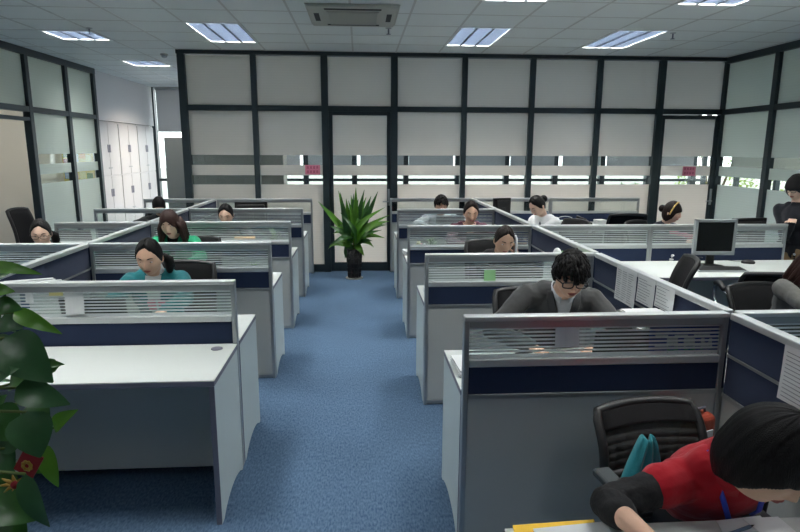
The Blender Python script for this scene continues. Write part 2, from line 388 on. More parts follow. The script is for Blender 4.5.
# left rooms: window wall at XL; right rooms: window wall at XR
outer('wall_left', 'X', XL, -2.2, FAR, .9, 2.7, -.2); outer('wall_right', 'X', XR, -2.2, FAR, .9, 2.7, .2)
for y in [v * 1.3 - 1.5 for v in range(13)]:
    trim(MB().box(XL - .12, XL - .02, y - .04, y + .04, .9, 2.7)); trim(MB().box(XR + .02, XR + .12, y - .04, y + .04, .9, 2.7))
for nm, y in (('left', 7.3),):
    struct(MB().box(XL, LW - .06, y - .05, y + .05, 0, C_Z + .3).build('wall_side_room', M['white_paint']))
struct(MB().box(XL, LW - .05, 10.80, 10.86, 0, C_Z + .02).build('wall_side_room_end', M['wall_beige']))
# white wall above the cabinets, continuing the line of the left wall
struct(MB().box(LW - .62, LW - .02, 10.87, FAR, 2.27, C_Z + .02).box(LW - .62, LW - .50, 10.87, FAR, 0, 2.27).build('wall_corridor', M['white_paint']))

# tall white cabinets in the corridor -------------------------------------------------
proto = None
for i, (y0, lab) in enumerate(((10.88, 'tall white steel cabinet nearest the glass wall, left of the corridor'), (11.86, 'tall white steel cabinet in the middle of the corridor row of three'), (12.84, 'tall white steel cabinet farthest back, beside the bright window'))):
    if proto is None:
        t = thing('storage_cabinet', lab, 'cabinet', (LW - .44, y0, 0), 0, 'white cabinets along the corridor wall')
        MB().box(-.0, .40, 0, .97, .0, 2.26).build('body', M['cabinet'], t, bevel=.004)
        for z0, z1 in ((.08, 1.28), (1.30, 2.23)):
            for k in (0, 1):
                d = MB().box(.40, .418, .012 + k * .478, .478 + k * .478, z0, z1).build('door', M['cabinet'], t, bevel=.003)
                yh = .44 if k == 0 else .515
                zh = 1.78 if z0 > 1 else .98
                MB().box(.418, .426, yh - .028, yh + .028, zh - .07, zh + .07).build('handle', M['edge'], d, bevel=.002)
                MB().box(.418, .424, yh - .04, yh + .04, zh - .36, zh - .34).build('label_holder', M['silver'], d)
        proto = t
    else: copy_tree(proto, (LW - .44, y0, 0), 0, lab)
t = thing('tall_cupboard', 'grey-green tall cupboard standing behind the left end of the glass back wall', 'cupboard', (-2.3, 10.65, 0))
MB().box(-.98, 1.0, -.2, .25, .05, 1.97).build('body', M['greypanel'], t, bevel=.005)
MB().box(-.96, .98, -.18, .23, 0, .05).build('plinth', M['edge'], t)
for k in range(3): 
    d = MB().box(-.97 + k * .657, -.97 + k * .657 + .65, -.22, -.2, .08, 1.95).build('door', M['greypanel'], t, bevel=.003)
    MB().box(-.42 + k * .657, -.40 + k * .657, -.24, -.22, 1.0, 1.15).build('handle', M['alu'], d)

# ------------------------------------------------------------------ ceiling fittings
rowname = {0: 'in the row nearest the glass back wall', -4: 'in the middle row', -8: 'in the row above the front partitions', -12: 'in the unseen row added over the viewer'}
colname = {-6: 'far left', -3: 'left of the aisle', 2: 'right of the aisle', 5: 'far right'}
def fitting(lx, ly, n, label, watts, group):
    x0, y0, w, d = TX0 + lx * TS + .012, TY0 + ly * TS + .012, TS - .024, n * TS - .024
    t = thing('ceiling_light', label, 'ceiling light', (x0 + w / 2, y0 + d / 2, C_Z), 0, group)
    a, b = w / 2, d / 2
    h = MB().box(-a, a, -b, b, .10, .11).box(-a, -a + .006, -b, b, .0, .10).box(a - .006, a, -b, b, 0, .10).box(-a, a, -b, -b + .006, 0, .10).box(-a, a, b - .006, b, 0, .10)
    h.build('housing', M['white'], t)
    fr = MB().box(-a - .012, -a + .012, -b - .012, b + .012, -.006, .0).box(a - .012, a + .012, -b - .012, b + .012, -.006, 0).box(-a, a, -b - .012, -b + .012, -.006, 0).box(-a, a, b - .012, b + .012, -.006, 0)
    fr.build('frame', M['white'], t)
    lv = MB()
    for k in range(1, 3): lv.box(-a + k * w / 3 - .012, -a + k * w / 3 + .012, -b + .01, b - .01, -.003, .050)
    nb = int(d / .058)
    for k in range(1, nb): y = -b + k * d / nb; lv.box(-a + .008, a - .008, y - .002, y + .002, -.003, .044)
    lv.build('louvre', M['mirror'], t)
    for k in range(3):
        x = -a + (k + .5) * w / 3
        MB().tube([(x, -b + .03, .078), (x, b - .03, .078)], .012, 10).build('tube', M['lit'], t, True)
    ld = bpy.data.lights.new('lamp_light', 'AREA'); ld.shape = 'RECTANGLE'; ld.size = w * .9; ld.size_y = d * .95; ld.energy = watts * n / 2; ld.color = (1.0, .99, .93) if watts < 60 else (1.0, .87, .72); ld.spread = R(180)
    lo = bpy.data.objects.new('lamp_light', ld); col.objects.link(lo); lo.parent = t; lo.location = (0, 0, .0975)
    return t
for lx, ly, n in lamps:
    if ly == 1: fitting(lx, ly, n, 'square louvred ceiling light at the far left above the doorway', LAMP_W, 'louvred ceiling lights')
    elif ly == 5: fitting(lx, ly, n, 'small square louvred ceiling light at the left before the corridor', LAMP_W, 'louvred ceiling lights')
    elif ly == 7: fitting(lx, ly, n, 'louvred ceiling light above the corridor, half hidden by the back wall frame', LAMP_W, 'louvred ceiling lights')
    else: fitting(lx, ly, n, 'long louvred ceiling light %s, %s' % (rowname[ly], colname[lx]), LAMP_W * {0: 1, -4: 1.05, -8: .8, -12: .2}[ly], 'louvred ceiling lights')
for k, (lx, ly, n) in enumerate(corr):
    fitting(lx, ly, n, 'corridor ceiling light behind the frosted glass, %s' % ['left of the door, added to backlight the panes', 'right of the door, added to backlight the panes', 'above the third bay, added to backlight the panes', 'behind the right door, added to backlight the panes', 'above the white cabinets'][k], CORRIDOR_W * (2.2 if k == 4 else 1), 'corridor ceiling lights')

fitting(*side[0], 'unseen light added in the left side room to brighten the frosted glass', 26., 'side room ceiling lights'); fitting(*side[1], 'unseen light added in the right side room to brighten the frosted glass', 14., 'side room ceiling lights')

t = thing('air_conditioner', 'square cream ceiling cassette air conditioner with central grille above the aisle', 'air conditioner', (-.05, 6.31, C_Z))
a = .45
MB().prism([(-a, 0), (a, 0), (a - .03, -.03), (-a + .03, -.03)], -a, a, 'Y').build('panel', M['cream'], t, bevel=.008)
g = MB().box(-.25, .25, -.27, .27, -.04, -.03)
for k in range(16): g.box(-.235, .235, -.255 + k * .034, -.255 + k * .034 + .018, -.046, -.04)
g.build('intake_grille', M['cream'], t)
for sx in (-1, 1): 
    v = MB().box(min(sx * .33, sx * .38), max(sx * .33, sx * .38), -.17, .17, -.033, -.028).build('outlet_slot', M['dark'], t)
    MB().box(-.27, .27, sx * .355 - .025, sx * .355 + .025, -.033, -.028).build('outlet_slot', M['dark'], t)
for k, (x, y, lab) in enumerate(((-3.007, 7.25, 'small sprinkler head hanging from the ceiling by the far left light'), (.335, 6.96, 'small sprinkler head just behind the air conditioner'), (3.593, 6.95, 'small sprinkler head beside the far right ceiling light'))):
    t = thing('sprinkler', lab, 'sprinkler', (x, y, C_Z), 0, 'ceiling sprinklers')
    MB().lathe([(.035, 0), (.032, -.006), (.012, -.01)], n=14).build('escutcheon', M['alu'], t, True)
    MB().tube([(0, 0, -.005), (0, 0, -.06)], .009, 8).build('stem', M['edge'], t)
    MB().lathe([(.006, -.058), (.026, -.064), (.026, -.067), (.004, -.07)], n=14).build('deflector', M['edge'], t)
t = thing('smoke_detector', 'round white smoke detector on the ceiling at the left', 'smoke detector', (-2.765, 9.09, C_Z))
MB().lathe([(.055, 0), (.055, -.018), (.05, -.022)], n=20).build('base', M['cream'], t, True)
MB().lathe([(.04, -.022), (.042, -.035), (.03, -.05), (.005, -.053)], n=20).build('chamber', M['silver'], t, True)

# ------------------------------------------------------------------ cubicle partitions and desks
def panel(x0, x1, y, label, glass='stripe', board=True):
    t = thing('partition_panel', label, 'partition', ((x0 + x1) / 2, y, 0), 0, 'cubicle partitions')
    h = (x1 - x0) / 2; th = .022
    for sx in (-1, 1):
        a, b = sorted((sx * h, sx * (h - .024))); MB().box(a, b, -th, th, .0, PT - .004).build('post', M['alu'], t, bevel=.004)
    i = h - .024
    MB().box(-h, h, -th - .003, th + .003, PT - .022, PT).build('top_cap', M['alu_light'], t, bevel=.005)
    MB().box(-i, i, -th + .002, th - .002, PT - .054, PT - .022).build('top_rail', M['alu'], t, bevel=.003)
    MB().box(-i, i, -th, th, .862, .898).build('middle_rail', M['alu_light'], t, bevel=.005)
    MB().box(-i, i, -.0006, .0006, .895, PT - .05).build('glass_pane', M[glass], t)
    MB().box(-i, i, -.017, .017, .737, .862).build('fabric_band', M['navy'], t, bevel=.003)
    MB().box(-i, i, -th, th, .716, .737).build('lower_rail', M['alu'], t, bevel=.003)
    MB().box(-i, i, -.016, .016, .03, .716).build('base_board', M['board'], t, bevel=.002)
    MB().box(-i, i, -.02, .02, .006, .03).build('kick_rail', M['alu'], t)
    return t
def spine(x, y0, y1, label):
    t = thing('spine_partition', label, 'partition', (x, (y0 + y1) / 2, 0), 0, 'navy partitions along the desk backs')
    h = (y1 - y0) / 2; th = .022; i = h - .024
    MB().box(-th - .003, th + .003, -h + .024, h - .024, PT - .03, PT + .002).build('top_cap', M['alu_light'], t, bevel=.006)
    MB().box(-.017, .017, -i, i, .905, PT - .03).build('fabric_upper', M['navy'], t, bevel=.003)
    MB().box(-th + .002, th - .002, -i, i, .893, .905).build('middle_rail', M['alu'], t)
    MB().box(-.017, .017, -i, i, .72, .893).build('fabric_lower', M['navy'], t, bevel=.003)
    MB().box(-th, th, -i, i, .70, .72).build('lower_rail', M['alu'], t)
    MB().box(-.016, .016, -i, i, .01, .70).build('base_board', M['board'], t)
    return t
def arch(y0, y1, top):
    pts = [(y0, 0), (y0 + .045, 0)]; n = 9
    for k in range(n + 1):
        f = k / n; pts.append((y0 + .045 + (y1 - y0 - .075) * f, .055 * math.sin(PI * f) ** .7 if 0 < f < 1 else 0.0))
    pts += [(y1, 0), (y1, top), (y0, top)]
    return pts
def desk(x0, x1, ya, yb, label, face=1, ends='both'):
    """ya is the partition edge, yb the sitter's edge"""
    t = thing('desk', label, 'desk', ((x0 + x1) / 2, (ya + yb) / 2, 0), 0, 'white cubicle desks')
    h = (x1 - x0) / 2; d = abs(yb - ya) / 2
    MB().box(-h, h, -d, d, DK - .004, DK).build('worktop', M['white_top'], t)
    e = MB().box(-h - .001, h + .001, -d - .001, d + .001, DK - .03, DK - .004).build('edge_band', M['edge'], t, bevel=.003)
    for sx in (-1, 1):
        a, b = sorted((sx * h, sx * (h - .025)))
        ep = MB().prism(arch(-d, d, DK - .03), a, b, 'X').build('end_panel', M['endboard'], t)
        MB().box(a - .0005, b + .0005, -d - .002, -d + .0, .0, DK - .03).build('edge_strip', M['edge'], ep)
        MB().lathe([(.012, 0.0), (.012, .012)], (sx * (h - .0125), d - .02 if face > 0 else -d + .02, 0), 10).build('glide', M['silver'], ep)
    gx, gy = (h - .09, (d - .08) * (-1 if ya < yb else 1)); 
    MB().lathe([(.030, DK), (.030, DK + .004), (.022, DK + .005)], (gx, gy, 0), 18).build('grommet', M['edge'], t, True)
    MB().box(-h + .025, h - .025, gy - .02, gy - .004, .07, DK - .03).build('modesty_panel', M['board'], t)
    return t
Lrow = ['in the front row left of the aisle', 'in the second row left of the aisle', 'in the third row left of the aisle', 'in the fourth row left of the aisle', 'against the glass wall left of the aisle']
Rrow = ['in the front row right of the aisle', 'in the second row right of the aisle', 'in the third row right of the aisle', 'in the fourth row right of the aisle', 'against the glass wall right of the aisle']
G = .024
for i in range(5):
    panel(JL + G, GL, LY[i], 'navy and grey partition with %s %s' % ('clear glass' if i == 4 else 'striped glass', Lrow[i]), 'glass' if i == 4 else 'stripe')
    panel(GR, JR - G, RY[i], 'navy and grey partition with %s %s' % ('clear glass' if i == 4 else 'striped glass', Rrow[i]), 'glass' if i == 4 else 'stripe')
    if i < 4:
        desk(JL + .03, GL, LY[i] + .031, LY[i] + .031 + DD, 'white desk behind the partition ' + Lrow[i])
        desk(GR, JR - .03, RY[i] + .031, RY[i] + .031 + DD, 'white desk behind the partition ' + Rrow[i])
desk(JL + .03, GL, LY[0] - .031, LY[0] - .031 - DD, 'empty white desk facing the viewer at the front left', face=-1)
xe = [-3.35, -3.08, -2.92, -3.11, -3.03]
outs = ['', 'left of the spine beside the woman in glasses', 'left of the spine behind the woman in glasses', 'at the far left before the corridor, clear glass end', 'at the back left corner, clear glass end']
for i in (1, 2, 3, 4):
    panel(xe[i], JL - G, LY[i], 'partition ' + outs[i], 'stripe' if i < 3 else 'glass')
    if i < 4: desk(xe[i], JL - .03, LY[i] + .031, LY[i] + .031 + DD, 'white desk behind the partition ' + outs[i])
for i in range(4): spine(JL, LY[i], LY[i + 1], 'navy spine partition left block, %s to %s row' % (names[i].replace('leftmost', 'first'), names[i + 1]))
spine(JL, LY[0] - 1.34, LY[0], 'navy spine partition left block, nearest the viewer, beside the leafy plant')
for i in range(4): spine(JR, RY[i], RY[i + 1], 'navy spine partition right block, %s to %s row' % (names[i].replace('leftmost', 'first'), names[i + 1]))
spine(JR, RY[0] - 1.53, RY[0], 'navy spine partition right block, beside the woman in red, paper hung on it')
panel(JR + G, 2.80, RY[0], 'striped glass partition at the right edge in front of the person in grey')
panel(JR + G, 2.782, RY[2], 'wide partition behind the grey monitor, left bay next to the spine'); panel(2.782, 4.153, RY[2], 'wide partition behind the grey monitor, right bay with a free end')
panel(JR + G, 2.822, RY[4], 'clear glass partition at the back behind the woman in white', 'glass'); panel(2.822, 4.175, RY[4], 'clear glass partition at the back behind the black chair', 'glass')
desk(JR + .03, 4.3, RY[2] - .031, RY[2] - .77, 'long white desk with the grey monitor on it', face=-1)
desk(JR + .03, 4.13, RY[2] + .031, RY[2] + .031 + DD, 'white desk in front of the woman with a headband', face=1)
desk(JR + .03, 4.15, RY[4] - .031, RY[4] - .62, 'white desk at the back right under the clear glass', face=-1)
desk(JR + .03, 2.80, RY[0] + .031, RY[0] + .031 + DD, 'white desk in front of the person in grey at the right edge')
desk(.40, JR - .03, .93, 1.48, 'grey-white desk at the bottom right under the folder and papers', face=1)
DEBUG = False
SEATS = {}
# ------------------------------------------------------------------ chairs
def chair(name, label, loc, rz, style='mesh', top=.95, arms=True, seat=.46, w=.23, armx=None):
    """sitter faces local -Y"""
    t = thing(name, label, 'chair', (loc[0], loc[1], 0), rz, 'black office chairs')
    s = MB(); s.box(-w, w, -.24, .20, seat - .045, seat); s.build('seat', M['black_fabric'], t, bevel=.03, seg=3)
    b0 = seat + .10
    # curved back frame with mesh
    fr, ms = MB(), MB(); n = 14
    def bp(u, v):  # u -1..1 across, v 0..1 up
        hw = w * (1.0 if v < .8 else 1.0 - .06 * ((v - .8) / .2) ** 2)
        return Vector((u * hw, .235 + .05 * v + .05 * v * v - .035 * (1 - u * u) * -1 * .0 + .03 * (1 - u * u) - .02 * math.sin(PI * v), b0 + (top - b0) * v - .012 * u * u * v))
    ring = [bp(-1, v / 8) for v in range(9)] + [bp(u / 5, 1) for u in range(-4, 5)] + [bp(1, 1 - v / 8) for v in range(9)] + [bp(-u / 5, 0) for u in range(-4, 5)]
    fr.tube(ring + [ring[0]], .019, 8, cap=False)
    if style == 'mesh':
        for j in range(8):
            for i in range(8):
                u0, u1, v0, v1 = -1 + i / 4, -1 + (i + 1) / 4, j / 8, (j + 1) / 8
                a, b, c, d = bp(u0, v0), bp(u1, v0), bp(u1, v1), bp(u0, v1)
                ms.quad(a, b, c, d)
    pd = MB()
    for (v0, v1, um) in ([(.74, 1.0, .96)] if style == 'mesh' else [(.0, 1.0, .97)]):
        g = []
        for side in (-.016, .016):
            for j in range(9):
                for i in range(9):
                    g.append(bp(-um + 2 * um * i / 8, v0 + (v1 - v0) * j / 8) + Vector((0, side, 0)))
        fs = []
        for sd in (0, 81):
            for j in range(8):
                for i in range(8): fs.append((sd + j * 9 + i, sd + j * 9 + i + 1, sd + j * 9 + i + 10, sd + j * 9 + i + 9))
        for i in range(8):
            fs += [(i, i + 1, 82 + i, 81 + i), (72 + i, 73 + i, 154 + i, 153 + i), (i * 9, i * 9 + 9, 90 + i * 9, 81 + i * 9), (i * 9 + 8, i * 9 + 17, 98 + i * 9, 89 + i * 9)]
        pd.add(g, fs)
    bo = fr.build('backrest_frame', M['black'], t, True)
    if style == 'mesh':
        o = ms.build('backrest_mesh', M['chairmesh'], t, True); sd_ = o.modifiers.new('s', 'SOLIDIFY'); sd_.thickness = .004
    pd.build('backrest_pad', M['black_fabric'], t, True)
    MB().tube([(0, .05, seat - .05), (0, .20, seat - .03), (0, .275, b0 - .05), (0, .285, b0 + .12)], .02, 8, flat=2.).build('back_bracket', M['black'], t, True)
    if arms:
        for sx in (-1, 1):
            x = sx * (armx or (w + .03)); m = 'chrome' if style == 'chrome' else 'black'
            if style == 'chrome':
                a = MB().tube([(sx * w, .05, seat - .03), (x, -.0, seat - .0), (x, -.17, seat + .12), (x, -.16, seat + .205), (x, -.08, seat + .235), (x, .1, seat + .20), (x, .24, seat + .17), (sx * w, .29, seat + .16)], .013, 8).build('armrest', M[m], t, True)
                MB().tube([(x, -.14, seat + .235), (x, -.06, seat + .255), (x, .06, seat + .225)], .022, 8).build('arm_pad', M['black'], a, True)
            else:
                a = MB().tube([(sx * w * .9, .04, seat - .03), (x, .02, seat - .01), (x, .0, seat + .20)], .018, 8).build('armrest', M[m], t, True)
                MB().box(x - .035, x + .035, -.16, .12, seat + .19, seat + .22).build('arm_pad', M['armpad'], a, bevel=.012, seg=3)
    MB().lathe([(.05, seat - .06), (.05, seat - .045)], n=14).build('mechanism', M['black'], t)
    MB().tube([(0, 0, seat - .05), (0, 0, .1)], [.028, .024], 12).build('gas_column', M['black'], t, True)
    for k in range(5):
        a = 2 * PI * k / 5 + .3; c, s_ = math.cos(a), math.sin(a)
        l = MB().tube([(0, 0, .10), (c * .12, s_ * .12, .095), (c * .27, s_ * .27, .065)], [.028, .024, .016], 8).build('base_leg', M['black'], t, True)
        MB().ell((c * .27, s_ * .27, .027), (.027, .027, .027), nu=12, nv=8).build('castor', M['black'], l, True)
    return t
M['chairmesh'] = mat('chair_mesh', (.012, .012, .012), .9)
def _mesh_alpha(m):
    nt = m.node_tree; N = nt.nodes.new; L = nt.links.new; b = nt.nodes['Principled BSDF']
    tr = N('ShaderNodeBsdfTransparent'); mx = N('ShaderNodeMixShader'); mx.inputs[0].default_value = .82
    L(tr.outputs[0], mx.inputs[1]); L(b.outputs[0], mx.inputs[2]); L(mx.outputs[0], nt.nodes['Material Output'].inputs[0])
_mesh_alpha(M['chairmesh'])
M['armpad'] = mat('grey_arm_pad', (.035, .045, .05), .6)

# ------------------------------------------------------------------ people
def voxel(mb, size, smooth=6, fac=.5):
    me = bpy.data.meshes.new('t'); me.from_pydata([tuple(v) for v in mb.v], [], mb.f)
    bm = bmesh.new(); bm.from_mesh(me); bmesh.ops.recalc_face_normals(bm, faces=bm.faces); bm.to_mesh(me); bm.free()
    o = bpy.data.objects.new('t', me); col.objects.link(o)
    r = o.modifiers.new('r', 'REMESH'); r.mode = 'VOXEL'; r.voxel_size = size
    if smooth: s = o.modifiers.new('s', 'SMOOTH'); s.iterations = smooth; s.factor = fac
    dg = bpy.context.evaluated_depsgraph_get(); dg.update()
    out = bpy.data.meshes.new_from_object(o.evaluated_get(dg)); bpy.data.objects.remove(o); bpy.data.meshes.remove(me)
    out.materials.clear()
    return out
def push(me, fn):
    n = len(me.vertices); co = [0.] * (3 * n); no = [0.] * (3 * n)
    me.vertices.foreach_get('co', co); me.vertex_normals.foreach_get('vector', no)
    for i in range(n):
        h = fn(Vector(co[3 * i:3 * i + 3]))
        for k in range(3): co[3 * i + k] += no[3 * i + k] * h
    me.vertices.foreach_set('co', co); me.update()
def ss(a, b, x):
    t = min(1, max(0, (x - a) / (b - a))); return t * t * (3 - 2 * t)
def skull(d, S=1.):
    x, y, z = .074 * d.x, .094 * d.y, .116 * d.z
    t = max(0., -d.z)
    x *= 1 - .26 * t ** 1.6
    y *= (1 - .34 * t) if y > 0 else (1 - .04 * t)
    if d.z > 0: x *= 1 + .03 * math.sin(PI * d.z)
    return Vector((x, y, z)) * S
def face(d):
    p = skull(d); x, y, z = p
    if d.y < .1:
        fr = ss(.1, -.3, d.y)
        w = math.exp(-(x / .0115) ** 2)
        k = (.018 - z) / .050 if z > -.032 else max(0, 1 - (-.032 - z) / .012)
        k = max(0, min(1, k)) if z < .018 else 0
        y -= fr * .021 * k * w
        y -= fr * .007 * math.exp(-((abs(x) - .012) / .007) ** 2 - ((z + .029) / .008) ** 2)
        y += fr * .008 * math.exp(-((abs(x) - .031) / .014) ** 2 - ((z - .008) / .011) ** 2)
        y -= fr * .004 * math.exp(-((z - .031) / .009) ** 2) * math.exp(-(x / .045) ** 2)
        y -= fr * .006 * math.exp(-(x / .021) ** 2 - ((z + .058) / .010) ** 2)
        y += fr * .003 * math.exp(-(x / .022) ** 2 - ((z + .059) / .0025) ** 2)
        y -= fr * .007 * math.exp(-(x / .02) ** 2 - ((z + .098) / .016) ** 2)
        y -= fr * .004 * math.exp(-((abs(x) - .042) / .016) ** 2 - ((z + .022) / .02) ** 2)
    return Vector((x, y, z))
def sphere_fn(mb, fn, nu=72, nv=54, T=None, c=Vector()):
    vs_, fs = [], []
    for j in range(1, nv):
        ph = PI * j / nv
        for i in range(nu):
            a = 2 * PI * i / nu; vs_.append(fn(Vector((math.sin(ph) * math.cos(a), math.sin(ph) * math.sin(a), math.cos(ph)))))
    vs_ += [fn(Vector((0, 0, 1))), fn(Vector((0, 0, -1)))]; top = len(vs_) - 2
    if T is not None: vs_ = [T @ v for v in vs_]
    vs_ = [v + c for v in vs_]
    for j in range(nv - 2):
        for i in range(nu): fs.append((j * nu + i, (j + 1) * nu + i, (j + 1) * nu + (i + 1) % nu, j * nu + (i + 1) % nu))
    for i in range(nu): fs.append((top, i, (i + 1) % nu)); fs.append((top + 1, (nv - 2) * nu + (i + 1) % nu, (nv - 2) * nu + i))
    mb.add(vs_, fs)
def interp(tab, x):
    for (a, va), (b, vb) in zip(tab, tab[1:]):
        if x <= b: return va + (vb - va) * max(0, (x - a)) / (b - a)
    return tab[-1][1]
HAIR = {  # hairline height (fraction of head) against angle from the face, thickness, ripple
    'short': ([(0, .40), (25, .34), (45, .30), (60, .14), (75, -.05), (88, -.30), (105, -.30), (140, -.62), (180, -.66)], .17, .030),
    'tied': ([(0, .74), (12, .72), (35, .60), (55, .32), (72, -.04), (88, -.30), (104, -.30), (120, -.50), (150, -.74), (180, -.76)], .125, .022),
    'fringe': ([(0, .20), (30, .16), (50, .02), (66, -.50), (95, -.78), (130, -.92), (180, -.94)], .15, .016),
    'bowl': ([(0, .12), (35, .04), (55, -.18), (75, -.50), (100, -.66), (130, -.82), (180, -.88)], .30, .022),
    'side': ([(0, .44), (25, .30), (50, .0), (66, -.45), (95, -.75), (130, -.9), (180, -.92)], .13, .016)}
def ik(S, Wp, l1, l2, pole):
    S, Wp = Vector(S), Vector(Wp); d = Wp - S; L = min(d.length, (l1 + l2) * .995); u = d.normalized(); Wp = S + u * L
    a = (l1 * l1 - l2 * l2 + L * L) / (2 * L); h = math.sqrt(max(0, l1 * l1 - a * a))
    pl = Vector(pole); pl = (pl - u * pl.dot(u)).normalized()
    return S + u * a + pl * h, Wp
def hand(mb, wr, direc, up, side, s=1., curl=.5):
    """palm and five separate fingers; direc = pointing direction, up = back of the hand, side = +1/-1 (thumb direction along cross)"""
    f = Vector(direc).normalized(); u = Vector(up); u = (u - f * u.dot(f)).normalized(); r = f.cross(u) * side
    def P(a, b, c): return Vector(wr) + (f * a + r * b + u * c) * s
    for k, (b, l) in enumerate(((.030, .066), (.010, .074), (-.010, .069), (-.029, .054))):
        mb.cap(P(.0, b * .55, 0), P(.085, b, .004), .0150 * s, .0115 * s, 8)
        q0, q1 = P(.085, b, .004), P(.085 + l * .45, b * 1.1, -.006 - .012 * curl)
        q2 = P(.085 + l * (.85 - .15 * curl), b * 1.14, -.02 - .035 * curl)
        mb.cap(q0, q1, .0100 * s, .0088 * s, 8); mb.cap(q1, q2, .0088 * s, .0072 * s, 8)
    mb.cap(P(.025, .030, -.006), P(.058, .058, -.018), .0135 * s, .0105 * s, 8); mb.cap(P(.058, .058, -.018), P(.088, .066, -.030), .0100 * s, .0080 * s, 8)

def patch(me_bvh, poly, n, off, T=None, direc=(0, 1, 0), start=-1.2):
    """cloth patch: polygon rows [(z, xleft, xright)] projected along +Y on a mesh and lifted off it"""
    mb = MB(); g = []
    for (z, a, b) in poly:
        row = []
        for k in range(n + 1):
            x = a + (b - a) * k / n
            h = me_bvh.ray_cast(Vector((x, start, z)), Vector((0, 1, 0)))
            row.append(h[0] + Vector((0, -off, 0)) if h[0] is not None else None)
        g.append(row)
    for i, row in enumerate(g):
        last = None
        for k in range(n + 1):
            if row[k] is None: row[k] = last
            else: last = row[k]
        for k in range(n, -1, -1):
            if row[k] is None: row[k] = last
            else: last = row[k]
    g = [r_ for r_ in g if r_[0] is not None]
    vs_ = [v for r_ in g for v in r_]; m = n + 1
    fs = [(i * m + k, i * m + k + 1, (i + 1) * m + k + 1, (i + 1) * m + k) for i in range(len(g) - 1) for k in range(n)]
    mb.add(vs_, fs); return mb

def near(px, p, L):
    """the point seen at pixel px whose distance from p is closest to L"""
    return min((at(*px, 'Y', 1.15 + .01 * k) for k in range(60)), key=lambda q: abs((q - p).length - L) + max(0, .80 - q.z) * 3)

